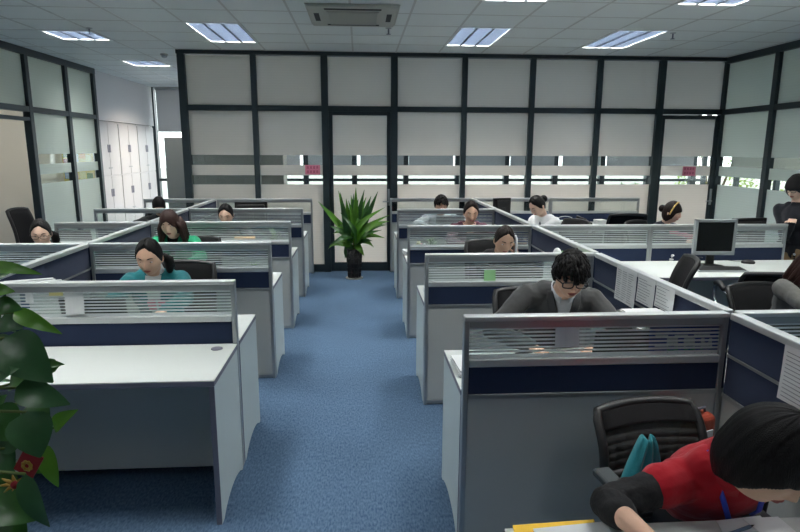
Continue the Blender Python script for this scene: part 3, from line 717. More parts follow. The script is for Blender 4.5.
def person(label, head, rz, pitch=15, yaw=0, roll=0, hair='tied', hairm='hair', top=(.02, .02, .02), skin='skin', pelvis=None, shift=0., shw=None, bust=True, elbow=None, lean=24, male=False, wrists=None,
           standing=False, vox=.007, group='office workers', trousers=(.015, .015, .02), sleeve='long', pony=None, torso_w=1., glasses=None, headband=None, inner=None, collar=None,
           locks=False, sheen=.0, topname='jacket', k_head=1., hands=('flat', 'flat'), pole=(.7, .35, -.05), neckm=None):
    """head: world position of the head's centre; rz: 0 = faces the camera (-Y)"""
    W = Vector(head); Rz = Matrix.Rotation(rz, 3, 'Z')
    sh = shw or (.185 if male else .162); TL = .50 if male else .455
    if pelvis is None:
        a = R(lean); off = Rz @ Vector((0, TL * math.sin(a) + .15 * math.sin(a + R(16)), 0)); P = Vector((W.x + off.x, W.y + off.y, W.z - TL * math.cos(a) - .15 * math.cos(a + R(16)))); P.x += shift
    else: P = Vector(pelvis)
    SEATS[label] = (P.x, P.y, P.z, rz)
    root = thing('person', label, 'person', (P.x, P.y, 0), rz, group)
    Ri = Rz.inverted(); O_ = Vector((P.x, P.y, 0)); loc = lambda v: Ri @ (Vector(v) - O_)
    H = loc(W); P = Vector((0, 0, P.z))
    tdir = (H - P).normalized(); up = Vector((0, 0, 1))
    N = H - (tdir * .6 + up * .1 + Vector((0, -.35, 0)) * (0 if standing else 1) + tdir * .3).normalized() * (.165 * k_head)
    sp = (N - P).normalized(); side = Vector((1, 0, 0)); side = (side - sp * side.dot(sp)).normalized(); fwd = side.cross(sp)  # points back? fix below
    if fwd.y > 0: fwd = -fwd
    TB = Matrix((side, fwd, sp)).transposed()   # columns: side, forward, spine
    def tp(x, f, z): return P + side * x + fwd * f + sp * z
    Ln = (N - P).length
    SL, SR = tp(-sh, .0, Ln - .055), tp(sh, .0, Ln - .055)
    w_ = torso_w * (1.08 if male else 1.)
    def torso(mb, g):
        mb.ell(tp(0, -.01, .0), (.158 * w_ + g, .112 + g, .12 + g), T=TB, nu=20, nv=14)
        mb.ell(tp(0, .0, Ln * .38), (.128 * w_ + g, .092 + g, .17), T=TB, nu=20, nv=14)
        mb.ell(tp(0, .004, Ln * .68), (.150 * w_ + g, .103 + g, .165 + g), T=TB, nu=20, nv=14)
        if not male and bust:
            for sx in (-1, 1): mb.ell(tp(sx * .065, .075, Ln * .66), (.055 + g, .045 + g, .055 + g), T=TB)
        mb.cap(tp(-sh * .86, -.005, Ln - .065), tp(sh * .86, -.005, Ln - .065), .056 + g)
        mb.cap(tp(-sh * .45, -.012, Ln - .038), tp(sh * .45, -.012, Ln - .038), .052 + g)
    # arms
    arms = []; ul, fl = (.285, .25) if male else (.26, .225)
    if wrists is None: wl = [(-.15, H.y - .16, DK + .09), (.15, H.y - .16, DK + .09)]
    else: wl = [loc(w) if w is not None else None for w in wrists]
    for i, S in enumerate((SL, SR)):
        sx = -1 if i == 0 else 1
        wt = wl[i] if wl[i] is not None else (sx * .2, -.12, P.z + .08)
        E_, Wr = ik(S, wt, ul, fl, (sx * pole[0], pole[1], pole[2]))
        if elbow and i == 0: E_, Wr = loc(near(elbow[0], Rz @ S + O_, .235)), None; Wr = loc(near(elbow[1], Rz @ E_ + O_, .235))
        arms.append((S, E_, Wr))
    # legs
    legs = []
    for sx in (-1, 1):
        hp = P + Vector((sx * .085, 0, -.02))
        if standing: kn = Vector((sx * .09, -.02, .46)); an = Vector((sx * .095, .02, .085))
        else: kn = Vector((sx * .10, -.40, max(.47, P.z - .03))); an = Vector((sx * .10, -.36, .085))
        legs.append((hp, kn, an))
    b = MB(); torso(b, 0)
    hd = Matrix.Rotation(R(yaw), 3, 'Z') @ Matrix.Rotation(R(pitch), 3, 'X') @ Matrix.Rotation(R(roll), 3, 'Y') * 1.
    hs = (1.04 if male else 1.) * k_head; HT = hd @ Matrix.Scale(hs, 3)
    sphere_fn(b, face, 96, 72, HT, H)
    for sx in (-1, 1):
        b.ell(H + HT @ Vector((sx * .074, .012, -.008)), (.010 * hs, .020 * hs, .031 * hs), T=hd)
    nk = H + HT @ Vector((0, .022, -.06)); nr = .056 if male else .047
    b.cap(N - sp * .03, nk, nr * 1.06, nr)
    for i, (S, E_, Wr) in enumerate(arms):
        b.cap(S, E_, .046, .036); b.cap(E_, Wr, .036, .024)
        d = (Wr - E_).normalized(); sgn = -1 if i == 0 else 1
        hm = hands[i]
        if hm == 'flat': dd = (d * .6 + Vector((-sgn * .15, -.6, -.12))).normalized(); hand(b, Wr, dd, (0, 0, 1), -sgn, .92, .55)
        elif hm == 'hold': hand(b, Wr, d, (0, 1, .3), -sgn, .92, 1.1)
        elif hm == 'phone': hand(b, Wr, (-sgn * .15, .25, 1), (sgn * 1, 0, .0), sgn, .92, 1.0)
        elif hm == 'drop': hand(b, Wr, d, (sgn, 0, .2), sgn, .92, .7)
    for hp, kn, an in legs:
        b.cap(hp, kn, .078, .054); b.cap(kn, an, .052, .034); b.cap(an + Vector((0, .03, -.035)), an + Vector((0, -.15, -.05)), .034, .026)
    me = voxel(b, vox * .72 if vox < .006 else vox, 4, .45); me.materials.append(M[skin]); place('body', me, root, True)
    # clothes
    mt = mat('cloth_' + topname, top, .85, spec=.2, bump=.25, bscale=35, vary=.12, vscale=20, sheen=.15)
    c = MB(); torso(c, .014)
    c.cap(N - sp * .055, N - sp * .012 + fwd * .004, .072, .062 if inner is None else .060)
    for i, (S, E_, Wr) in enumerate(arms):
        if sleeve == 'long':
            c.cap(S, E_, .062, .050); c.cap(E_, E_.lerp(Wr, .93), .050, .038)
        else: c.cap(S, S.lerp(E_, .24), .064, .066)
    # soft folds
    vals = c
    me = voxel(c, vox, 5, .5)
    push(me, lambda q: noise.noise(q * 9.) * .006 + noise.noise(Vector((q.x * 22, q.y * 22, q.z * 7))) * .004)
    me.materials.append(mt); cl = place(topname, me, root, True)
    bv = BVHTree.FromPolygons([v.co.copy() for v in me.vertices], [tuple(p.vertices) for p in me.polygons])
    if sleeve != 'long':  # darker undershirt sleeves below short ones
        c = MB(); mu = mat('cloth_undershirt', (.008, .008, .010), .9, bump=.4, bscale=60)
        for S, E_, Wr in arms:
            c = MB(); c.cap(S, E_, .056, .050); c.cap(E_, E_.lerp(Wr, .30), .050, .047)
            me2 = voxel(c, vox, 4); me2.materials.append(mu)
            push(me2, lambda q: noise.noise(q * 25) * .006)
            u = place('undershirt_sleeve', me2, root, True); u['label'] = 'black undershirt sleeve'
    c = MB(); c.ell(tp(0, -.01, -.01), (.172 * w_, .126, .125), T=TB, nu=20, nv=14)
    for hp, kn, an in legs: c.cap(hp, kn, .090, .064); c.cap(kn, an + Vector((0, 0, .02)), .063, .052)
    me2 = voxel(c, .012, 4); me2.materials.append(mat('cloth_trousers', trousers, .9, bump=.2, bscale=60)); place('trousers', me2, root, True)
    for hp, kn, an in legs:
        c = MB().cap(an + Vector((0, .035, -.045)), an + Vector((0, -.16, -.055)), .038, .028); c.box(an.x - .035, an.x + .035, an.y - .18, an.y + .07, 0, .012)
        c.build('shoe', M['black'], root, True)
    # face details
    F = lambda x, y, z: H + HT @ Vector((x, y, z))
    def onface(x, z):
        best = None
        d = Vector((x, -.09, z)).normalized()
        for _ in range(30):
            p = face(d); d = (d + Vector(((x - p.x) * 9, 0, (z - p.z) * 8))).normalized()
        return face(d)
    for sx in (-1, 1):
        p = onface(sx * .031, .004)
        ey = MB(); ey.ell(H + HT @ (p + Vector((0, .004, 0))), (.0125 * hs, .0075 * hs, .0042 * hs), T=hd, nu=12, nv=8)
        ey.ell(H + HT @ (p + Vector((0, .0005, -.0005))), (.0052 * hs, .0052 * hs, .0038 * hs), m=1, T=hd, nu=10, nv=6)
        ey.build('eye', [M['eye_white'], M['iris']], root, True)
        br = []
        for k in range(6):
            xx = sx * (.016 + .031 * k / 5); q = onface(xx, .026 + .004 * math.sin(PI * k / 5 * .9)); br.append(H + HT @ (q + Vector((0, -.0005, 0))))
        MB().tube(br, [.0022, .0034, .0034, .003, .0024, .001], 6).build('eyebrow', M['hair'], root, True)
    lp = MB()
    for dz, rr in ((.0035, .0038), (-.0055, .0048)):
        pts, rs = [], []
        for k in range(9):
            u = -1 + k / 4; q = onface(u * .021, -.058 + dz * (1 - .6 * u * u)); pts.append(H + HT @ (q + Vector((0, .0012, 0)))); rs.append(rr * (1 - .75 * u * u) + .0006)
        lp.tube(pts, rs, 8)
    lp.build('lips', M['lip'], root, True)
    # hair
    tab, th, rip = HAIR[hair]; sd = sum(map(ord, label)) % 97
    def hf(d):
        az = math.degrees(math.atan2(abs(d.x), -d.y)); az_s = math.degrees(math.atan2(d.x, -d.y))
        zl = interp(tab, az)
        if hair == 'tied': zl += .035 * noise.noise(Vector((az_s * .09, sd, 3))) - .05 * math.exp(-((az_s - 30) / 14) ** 2)
        if hair == 'short': zl += .07 * noise.noise(Vector((az_s * .10, sd, 0)))
        if hair == 'side': zl += -.22 * ss(0, 60, az_s) * ss(70, 30, az_s)
        k = ss(zl - .05, zl + (.16 if hair == 'tied' else .07), d.z)
        st = noise.noise(Vector((az_s * .13, d.z * .8, sd))) * rip + noise.noise(Vector((az_s * .42, d.z * 1.5, sd + 9))) * rip * .7
        thk = th * (.75 + .35 * max(0, d.z)) * (1 if d.y > -.2 else .85)
        if hair in ('fringe', 'bowl', 'side'): thk *= (1 + .25 * max(0, -d.z + .2))
        q = skull(Vector((d.x, d.y, d.z)))
        if hair in ('fringe', 'bowl', 'side') and d.z < 0: q.y = max(q.y, 0) * (1 + .5 * -d.z) if d.y > 0 else q.y; q.x *= 1 + .16 * -d.z
        if hair == 'tied' and d.y < .35: thk -= .045 * math.exp(-(d.x / .035) ** 2) * max(0, d.z)
        return q * ((.93) * (1 - k) + k * (1 + thk + st))
    hm = MB(); sphere_fn(hm, hf, 120, 84, HT, H)
    if pony == 'low':
        hm.tube([F(0, .085, -.01), F(.02, .118, -.045), F(.028, .125, -.10), F(.03, .11, -.16)], [.022, .034, .032, .010], 14)
    elif pony == 'side':
        hm.tube([F(.06, .07, -.02), F(.088, .085, -.055), F(.092, .08, -.10), F(.085, .07, -.15)], [.022, .034, .034, .012], 14)
    elif pony == 'bun':
        hm.ell(F(.0, .115, .02), (.045, .04, .043), T=hd)
    if locks:
        for sx in (-1, 1):
            for k in range(7):
                y0 = -.035 + k * .02
                hm.tube([F(sx * .060, y0, .03), F(sx * .088, y0 + .006, -.03), F(sx * (.092 + .004 * math.sin(k * 2.)), y0 + .012, -.10), F(sx * (.10 + .006 * math.cos(k * 3)), y0 + .015, -.165), F(sx * (.092 + .008 * math.sin(k)), y0 + .01, -.215 - .012 * math.sin(k * 5.))], [.016, .020, .021, .018, .004], 8)
        for k in range(7):
            x0 = -.066 + k * .022; hm.tube([F(x0, .07, .0), F(x0 * 1.1, .10, -.07), F(x0 * 1.2, .10, -.15), F(x0 * 1.25, .095, -.22 - .01 * math.sin(k * 4))], [.02, .022, .022, .006], 8)
    if hair == 'short':
        for k in range(150):
            a = random.uniform(-1.7, 1.7) if k % 4 else random.uniform(-PI, PI); z = random.uniform(.30, .97); d = Vector((math.sin(a) * math.sqrt(1 - z * z), -math.cos(a) * math.sqrt(1 - z * z), z)); p = skull(d) * (1 + th * .7)
            dn = .42 if d.y < -.3 else .5; w1 = Vector((random.uniform(-.05, .09), -.10, -dn * .5)); w2 = Vector((random.uniform(-.06, .12), -.12, -dn))
            q1 = skull((d + w1).normalized()); q2 = skull((d + w2).normalized())
            if d.y < 0 and (d + w2).normalized().z < .26: q2 = skull((d + w1 * 1.2).normalized())
            hm.tube([HT @ p + H, HT @ (q1 * (1 + th * 1.12)) + H, HT @ (q2 * (1 + th * .95)) + H], [.008, .0075, .0008], 5)
    hm.build('hair', M[hairm], root, True)
    if headband:
        pts = []
        for k in range(25):
            a = PI * k / 24 - PI / 2; d = Vector((math.sin(a), -.28 * math.cos(a) - .05, math.cos(a) - .12)).normalized(); pts.append(H + HT @ (skull(d) * (1 + th + .015)))
        MB().tube(pts, .0085, 8).build('headband', mat('headband', headband, .5), root, True)
    if glasses:
        g = MB(); yy = -.102
        for sx in (-1, 1):
            ring = [F(sx * .032 + .026 * math.copysign(abs(math.cos(a)) ** .55, math.cos(a)), yy + .004 * abs(math.cos(a)), .002 + .0155 * math.copysign(abs(math.sin(a)) ** .55, math.sin(a))) for a in [2 * PI * k / 20 for k in range(20)]]
            g.tube(ring + [ring[0]], glasses, 6, cap=False)
            g.tube([F(sx * .056, yy + .004, .008), F(sx * .076, -.06, .008), F(sx * .079, .01, .005)], glasses, 6)
        g.tube([F(-.008, yy, .006), F(.008, yy, .006)], glasses, 6)
        go = g.build('glasses', M['black'], root, True)
        for sx in (-1, 1):
            MB().ell(F(sx * .032, yy + .001, .002), (.0235 * hs, .0012, .016 * hs), T=hd).build('lens', M['lens'], go, True)
    if DEBUG: print('ARM', label[:20], [tuple(round(c, 3) for c in (Rz @ q + Vector((root.location.x, root.location.y, 0)))) for S, E_, Wr in arms for q in (S, E_, Wr)])
    return dict(root=root, bvh=bv, F=F, N=N, sp=sp, fwd=fwd, side=side, tp=tp, Ln=Ln, arms=arms, H=H, HT=HT, loc=loc, hd=hd)

def jacket_v(p, shirtm, lapelm, z0=.0, depth=.20, half=.055, name='shirt_front', lapels=True, side_shift=0.):
    N = p['N']; rows = []
    for k in range(9):
        f = k / 8; rows.append((N.z + .005 - depth * f, N.x + side_shift - half * (1 - f) - .004, N.x + side_shift + half * (1 - f) + .004))
    patch(p['bvh'], rows, 6, .003).build(name, shirtm, p['root'], True)
    if lapels:
        for sx in (-1, 1):
            rows = []
            for k in range(9):
                f = k / 8; e = N.x + side_shift + sx * half * (1 - f); w = .045 * math.sin(PI * min(1, .18 + f * .82)) + .004
                a, b = sorted((e, e + sx * w)); rows.append((N.z + .008 - depth * 1.03 * f, a, b))
            o = patch(p['bvh'], rows, 5, .008).build('lapel', lapelm, p['root'], True); o.modifiers.new('s', 'SOLIDIFY').thickness = .004
def collar_ring(p, m, r=.062, h=.03, name='collar', tilt=.012, gap=True):
    mb = MB(); N = p['N']; n = 22; vs_, fs = [], []
    for k in range(n):
        a = -PI / 2 + .25 + (2 * PI - .5) * k / (n - 1) if gap else -PI / 2 + 2 * PI * k / (n - 1)
        c = p['side'] * math.cos(a) * r - p['fwd'] * math.sin(a) * -r * -1
        base = N + p['side'] * (math.cos(a) * r) + p['fwd'] * (-math.sin(a) * r)
        vs_ += [base - p['sp'] * .022 + (base - N) * .28, base + p['sp'] * h]
    for k in range(n - 1): fs.append((2 * k, 2 * k + 2, 2 * k + 3, 2 * k + 1))
    mb.add(vs_, fs); o = mb.build(name, m, p['root'], True); o.modifiers.new('s', 'SOLIDIFY').thickness = .005; return o

# ------------------------------------------------------------------ the cast
shirt_white = mat('cloth_white_shirt', (.62, .65, .70), .85, bump=.15, bscale=60)
suit = mat('cloth_grey_lapel', (.055, .057, .060), .9, bump=.3, bscale=200)
# man in the grey suit, first desk right of the aisle
p = person('man in a grey suit jacket and black-rimmed glasses looking down', at(570.5, 275, 'Y', 2.90), R(-8), pitch=19, yaw=2, shift=-.05, hair='short', male=True,
           top=(.062, .064, .066), vox=.0055, glasses=.0034, topname='suit_jacket', lean=34, inner=1, sheen=.2)
jacket_v(p, shirt_white, suit, depth=.22, half=.06); collar_ring(p, shirt_white, .066, .030)
# woman in teal, first desk left
p = person('woman in a teal jacket over a white turtleneck, hair tied', at(149.5, 257.5, 'Y', 3.83), R(4), pitch=15, yaw=-4, hair='tied', pony='side', top=(.012, .15, .17), vox=.006, topname='teal_jacket', lean=22, torso_w=1.05,
           wrists=(Vector((-1.42, 3.50, .835)), Vector((-1.18, 3.52, .835))))
white_knit = mat('cloth_white_knit', (.66, .66, .66), .9, bump=.3, bscale=150)
mb = MB(); mb.tube([p['N'] - p['sp'] * .03, p['N'] + p['sp'] * .02, p['N'] + p['sp'] * .06 + p['fwd'] * .012], [.066, .060, .055], 18); mb.build('turtleneck', white_knit, p['root'], True)
N = p['N']; patch(p['bvh'], [(N.z + .0 - .03 * k, N.x - .05 + .002 * k, N.x + .05 - .002 * k) for k in range(10)], 6, .004).build('jumper_front', white_knit, p['root'], True)
for dx in (-.045, .02):
    o = patch(p['bvh'], [(N.z - .16 - .02 * k, N.x + dx, N.x + dx + .05) for k in range(5)], 4, .007).build('pink_print', M['pink_note'], p['root'], True)
# woman with long auburn hair, second desk left
p = person('woman with long auburn hair in a green top', at(170, 224, 'Y', 5.22), R(0), pitch=13, yaw=0, roll=-3, hair='side', hairm='hair_red', locks=True, skin='skin_pale', top=(.015, .27, .13), vox=.007, topname='green_top', lean=20,
           wrists=(Vector((-1.75, 4.92, .835)), Vector((-1.45, 4.92, .835))))
N = p['N']; patch(p['bvh'], [(N.z + .01 - .02 * k, N.x - .05 + .004 * k, N.x + .05 - .004 * k) for k in range(9)], 6, .004).build('dark_neckline', M['black_fabric'], p['root'], True)
# third desk left
person('woman whose head just shows over the third partition left of the aisle', at(226, 215, 'Y', 6.55), R(0), pitch=18, hair='tied', pony='bun', top=(.03, .03, .04), topname='dark_top', skin='skin_pale',
       wrists=(Vector((-1.62, 6.28, .835)), Vector((-1.32, 6.28, .835))))
# woman with glasses, far left
person('woman in glasses with dark tied hair at the far left near the doorway', at(41, 233.5, 'Y', 5.28), R(10), pitch=14, yaw=8, hair='tied', pony='side', hairm='hair', glasses=.0018, top=(.02, .022, .03), topname='dark_cardigan', skin='skin_pale',
       wrists=(Vector((-2.88, 4.98, .835)), Vector((-2.6, 4.98, .835))))
# back left
person('dark-haired woman with a fringe at the back left, in front of the grey cupboard', at(159, 206, 'Y', 7.98), R(10), pitch=20, yaw=8, hair='fringe', top=(.03, .03, .035), topname='black_top', skin='skin_pale', lean=14,
       wrists=(Vector((-2.75, 7.62, .835)), Vector((-2.5, 7.62, .835))))
# woman on the phone, second desk right
hd_ = at(504, 240.5, 'Y', 4.72)
p = person('woman in black holding a white telephone to her ear', hd_, R(5), pitch=20, yaw=0, roll=4, hair='tied', pony='low', hairm='hair_brown', top=(.012, .012, .014), topname='black_top', lean=24,
           wrists=(Vector((1.02, 4.35, .835)), hd_ + Vector((.105, -.02, -.125))), hands=('flat', 'phone'), pole=(1, -.1, -.8))
t = thing('telephone_handset', 'white telephone handset held to the ear of the woman in black', 'telephone', tuple(hd_ + Vector((.092, -.035, -.045))), R(8))
MB().tube([(0, .012, .075), (0, -.004, .03), (0, -.004, -.03), (0, -.012, -.078)], [.013, .011, .011, .013], 10).build('handle', M['white'], t, True)
MB().ell((-.006, .012, .072), (.014, .022, .022)).build('earpiece', M['white'], t, True); MB().ell((-.006, -.016, -.075), (.014, .022, .020)).build('mouthpiece', M['white'], t, True)
# third desk right
p = person('woman in plum with open neckline in front of the man in white', at(471, 212.5, 'Y', 6.17), R(0), pitch=16, yaw=-2, hair='tied', pony='low', hairm='hair_brown', top=(.10, .03, .05), topname='plum_top', lean=18,
           wrists=(Vector((1.05, 5.86, .835)), Vector((1.32, 5.86, .835))))
N = p['N']; patch(p['bvh'], [(N.z + .02 - .022 * k, N.x - .075 + .008 * k, N.x + .075 - .008 * k) for k in range(9)], 6, .003).build('bare_neckline', M['skin'], p['root'], True)
# fourth desk right
p = person('man in a white shirt behind the fourth partition right of the aisle', at(441, 205, 'Y', 7.75), R(-5), pitch=8, yaw=5, hair='short', male=True, top=(.52, .56, .62), topname='white_shirt', lean=16,
           wrists=(Vector((.86, 7.42, .835)), Vector((1.22, 7.42, .835))))
collar_ring(p, shirt_white, .066, .022)
# woman in white reading, back right
p = person('woman in a white jacket and grey scarf bent over papers, behind the wide partition', at(537.5, 206, 'Y', 6.62), R(-62), pitch=34, yaw=-6, hair='tied', pony='bun', top=(.66, .67, .68), topname='white_jacket', skin='skin_pale', lean=22,
           wrists=(Vector((1.84, 6.42, .82)), Vector((1.80, 6.62, .835))))
N = p['N']
mb = MB(); mb.tube([p['tp'](.03, .05, p['Ln'] - .01), p['tp'](.05, .145, p['Ln'] - .12), p['tp'](.055, .175, p['Ln'] - .25), p['tp'](.05, .16, p['Ln'] - .36)], [.03, .03, .032, .025], 8, flat=.35)
mb.tube([p['tp'](-.06, -.02, p['Ln'] + .005), p['tp'](0, -.07, p['Ln'] + .02), p['tp'](.06, -.02, p['Ln'] + .005), p['tp'](.03, .05, p['Ln'] - .01)], .022, 8); mb.build('scarf', mat('cloth_scarf', (.10, .11, .14), .9, bump=.5, bscale=90), p['root'], True)
# woman with headband
p = person('woman with a yellow headband looking to the right', at(672, 212.5, 'Y', 6.5), R(28), pitch=10, yaw=16, hair='fringe', pony='bun', hairm='hair_brown', headband=(.62, .42, .12), top=(.015, .016, .03), topname='dark_cardigan', skin='skin_pale', lean=12,
           wrists=(Vector((3.5, 6.1, .835)), Vector((3.75, 6.1, .835))))
N = p['N']; patch(p['bvh'], [(N.z + .0 - .022 * k, N.x - .035 + .001 * k, N.x + .035 - .001 * k) for k in range(9)], 5, .004).build('pink_blouse', M['pink_note'], p['root'], True)
# standing at the right edge
hd_ = at(797, 189, 'Y', 5.62)
p = person('standing person in dark cap, dark jacket and tan trousers', hd_, R(-68), pitch=12, yaw=-4, hair='bowl', standing=True, pelvis=(hd_.x + .15, hd_.y + .02, .80), top=(.010, .011, .016), topname='dark_jacket', trousers=(.30, .20, .11), glasses=.0022, skin='skin_pale',
           wrists=(Vector((4.22, 5.50, 1.115)), Vector((4.33, 5.80, .85))), hands=('flat', 'drop'), male=True, k_head=.95, pole=(.2, .3, -1))
mb = MB(); F = p['F']
def capf(d):
    k = ss(.02, .12, d.z + (.1 if d.y > 0 else 0)); return skull(d) * (.9 * (1 - k) + k * 1.30)
sphere_fn(mb, capf, 60, 40, p['HT'], p['H']); mb.build('cap', M['black_fabric'], p['root'], True)
MB().tube([p['tp'](-.15, 0, .02), p['tp'](0, .1, .0), p['tp'](.15, 0, .02), p['tp'](0, -.13, .02), p['tp'](-.15, 0, .02)], .028, 8, flat=.6).build('shirt_hem', shirt_white, p['root'], True)
# person in grey at the right edge
person('person in a grey long-sleeved top cut by the right edge', at(822, 262, 'Y', 3.52), R(10), pitch=22, yaw=14, hair='side', hairm='hair_red', locks=True, top=(.095, .095, .09), topname='grey_top', vox=.006, lean=18,
       wrists=(Vector((2.72, 3.12, .835)), Vector((3.0, 3.1, .835))))
# woman in red, bottom right
hd_ = at(765, 458, 'Y', 1.36)
RED = person('woman in a red polo over black sleeves bent over her desk', hd_, R(12), pitch=25, yaw=12, roll=6, hair='bowl', shw=.148, bust=False, elbow=((608, 503), (650, 540)), pelvis=(hd_.x + .12, 1.84, .57), top=(.36, .006, .016), topname='red_polo', vox=.005, sleeve='short', torso_w=1.08, skin='skin', k_head=1.05,
             wrists=(at(668, 545, 'Y', 1.36), at(850, 520, 'Y', 1.36)), pole=(1.2, .35, -.15))
p = RED
cm = mat('cloth_red_collar', (.33, .005, .015), .85, bump=.3, bscale=80)
collar_ring(p, cm, .068, .02, 'polo_collar')
rib = mat('blue_ribbon', (.012, .03, .36), .6)
for sx in (-1, 1):
    mb = MB(); N = p['N']; tp = p['tp']; Ln = p['Ln']
    mb.tube([tp(sx * .05, -.05, Ln + .012), tp(sx * .064, .01, Ln + .02), tp(sx * .06, .085, Ln - .03), tp(sx * .045, .122, Ln - .10), tp(sx * .036, .124, Ln - .14)], .008, 8, flat=.35)
    mb.build('lanyard_ribbon', rib, p['root'], True)

# ------------------------------------------------------------------ chairs in view
def chair_at(px, py, Yb, label, rz=0., w=.23, style='mesh', who=None, **k):
    """backrest top centre seen at pixel (px, py), Yb = distance of the backrest; under a sitter it follows the sitter"""
    if who:
        X, Y, Z, r_ = [v for l_, v in SEATS.items() if l_.startswith(who)][0]
        q = at(px, py, 'Y', Y + .27); dx = max(-.07, min(.07, (q.x - X) * math.cos(r_)))
        c, s_ = math.cos(r_), math.sin(r_); k['seat'] = Z - .14
        return chair('office_chair', label, (X + c * dx - s_ * .02, Y + s_ * dx + c * .02), r_ + (rz - r_) * .3, style, max(q.z, Z + .18), w=w, arms='in red' in label, **k)
    q = at(px, py, 'Y', Yb); bx = math.sin(rz) * -.31; by = math.cos(rz) * .31
    return chair('office_chair', label, (q.x - bx, q.y - by), rz, style, q.z, w=w, **k)
chair_at(667, 413, 2.03, 'black mesh-back office chair behind the woman in red', R(-3), .222, armx=.31, who='woman in a red')
chair_at(527, 293, 3.46, 'black office chair behind the man in the grey suit', R(14), .20, 'pad', who='man in a grey')
chair_at(181, 265, 4.12, 'black office chair behind the woman in teal', R(-14), .22, 'pad', who='woman in a teal')
chair_at(497, 242, 5.12, 'black office chair behind the woman on the telephone', R(6), .22, 'pad', who='woman in black')
chair_at(200, 239, 5.62, 'black office chair behind the woman in green', R(4), .22, 'pad', who='woman with long auburn')
chair_at(227, 228, 6.98, 'black office chair behind the woman in the third row left', 0, .22, 'pad', who='woman whose head')
chair_at(470, 226, 6.56, 'black office chair behind the woman in plum', 0, .22, 'pad', who='woman in plum')
chair_at(439, 216, 8.16, 'black office chair behind the man in the white shirt', 0, .22, 'pad', who='man in a white')
chair_at(46, 246, 5.66, 'black office chair behind the woman in glasses', R(5), .22, 'pad', who='woman in glasses')
chair_at(159, 212, 8.36, 'black office chair behind the woman at the back left', 0, .20, 'pad', who='dark-haired woman')
chair_at(19, 209, 7.3, 'tall black chair standing empty by the left doorway', R(80), .17, 'pad', arms=True)
chair_at(628, 214, 7.62, 'black chair standing empty at the back right desk', R(176), .25, 'pad', seat=.45)
chair_at(688, 258, 4.38, 'empty black chair turned sideways beside the grey monitor desk', R(-106), .20, 'pad', arms=False, seat=.45)
chair_at(777, 273, 4.2, 'empty black chair with chrome armrests in front of the computer mouse', R(166), .24, 'chrome')
chair_at(800, 287, 3.98, 'black chair behind the person in grey at the right edge', R(8), .23, 'pad', who='person in a grey')
chair_at(553, 219, 6.95, 'black office chair under the woman in white', R(-62), .20, 'pad', who='woman in a white')
chair_at(668, 222, 6.92, 'black office chair under the woman with the headband', R(28), .20, 'pad', who='woman with a yellow')

# ------------------------------------------------------------------ computers
def laptop(x, y, label, rz=PI, w=.35, tilt=14):
    t = thing('laptop', label, 'laptop', (x, y, DK), rz, 'laptops on the desks'); h = w / 2
    b = MB().box(-h, h, -.12, .11, .004, .024).build('base', M['black'], t, bevel=.005)
    k = MB()
    for j in range(5):
        for i in range(13): k.box(-h + .02 + i * (w - .04) / 13, -h + .02 + (i + .86) * (w - .04) / 13, -.02 + j * .021, -.02 + j * .021 + .017, .024, .027)
    k.build('keyboard', M['black_fabric'], b)
    T = Matrix.Translation((0, .105, .024)) @ Matrix.Rotation(R(-tilt), 4, 'X')
    s = MB().box(-h, h, .0, .014, 0, .235, T=T).build('lid', M['black'], t, bevel=.004)
    MB().box(-h + .012, h - .012, -.001, .0, .014, .223, T=T).build('screen', M['screen'], s)
    return t
laptop(1.24, RY[0] + .25, 'black laptop seen through the striped glass in front of the man in grey')
laptop(-1.46, LY[0] + .20, 'black laptop seen through the front left striped glass', tilt=12)
laptop(-1.86, LY[1] + .29, 'black laptop in front of the woman in green, beside the spine')
laptop(-1.55, LY[2] + .30, 'black laptop behind the third partition left of the aisle')
laptop(1.06, RY[1] + .26, 'black laptop in front of the woman on the telephone', w=.33)
laptop(1.20, RY[2] + .30, 'black laptop behind the third partition right of the aisle')
laptop(1.11, RY[3] + .30, 'black laptop in front of the man in the white shirt')
laptop(-2.83, LY[2] + .30, 'black laptop at the left behind the white paper tent')
laptop(2.28, RY[2] + .31, 'black laptop on the desk of the woman in white', rz=R(160), w=.3)
def monitor(x, y, label, rz, w, h, body, zc=None, z0=DK):
    t = thing('monitor', label, 'monitor', (x, y, z0), rz); zb = .11
    f = MB(); bz = .026
    f.box(-w, w, -.02, .02, zb, zb + bz + .008).box(-w, w, -.02, .02, zb + 2 * h - bz, zb + 2 * h).box(-w, -w + bz, -.02, .02, zb, zb + 2 * h).box(w - bz, w, -.02, .02, zb, zb + 2 * h)
    f.build('bezel', M[body], t, bevel=.004)
    MB().box(-w + bz, w - bz, -.012, .0, zb + bz, zb + 2 * h - bz).build('screen', M['screen'], t)
    MB().box(-w + .03, w - .03, 0, .05, zb + .03, zb + 2 * h - .03).build('rear_housing', M[body if body != 'silver' else 'black'], t, bevel=.015)
    MB().box(-.035, .035, .025, .055, .01, zb + h).build('neck', M['black'], t, bevel=.006)
    MB().lathe([(.115, 0), (.115, .006), (.09, .012), (.03, .02)], (0, .02, 0), 28).build('foot', M['black'], t, True)
    return t
mq = at(714, 241, 'Y', 5.17)
monitor(mq.x, mq.y, 'grey-bezel flat monitor with a dark screen on the long white desk', R(-4), .190, .164, 'silver', z0=DK)
monitor(-1.35, LY[3] + .32, 'dark monitor showing over the fourth partition left of the aisle', PI, .20, .145, 'black')
monitor(4.0, RY[2] + .34, 'dark monitor in front of the woman with the headband', R(190), .20, .13, 'black')
monitor(2.03, RY[4] - .25, 'small dark monitor at the back right beside the spine', R(200), .14, .13, 'black')
t = thing('keyboard', 'grey and black keyboard lying before the grey monitor', 'keyboard', (at(712, 268, 'Z', DK).x, 4.98, DK), R(-4))
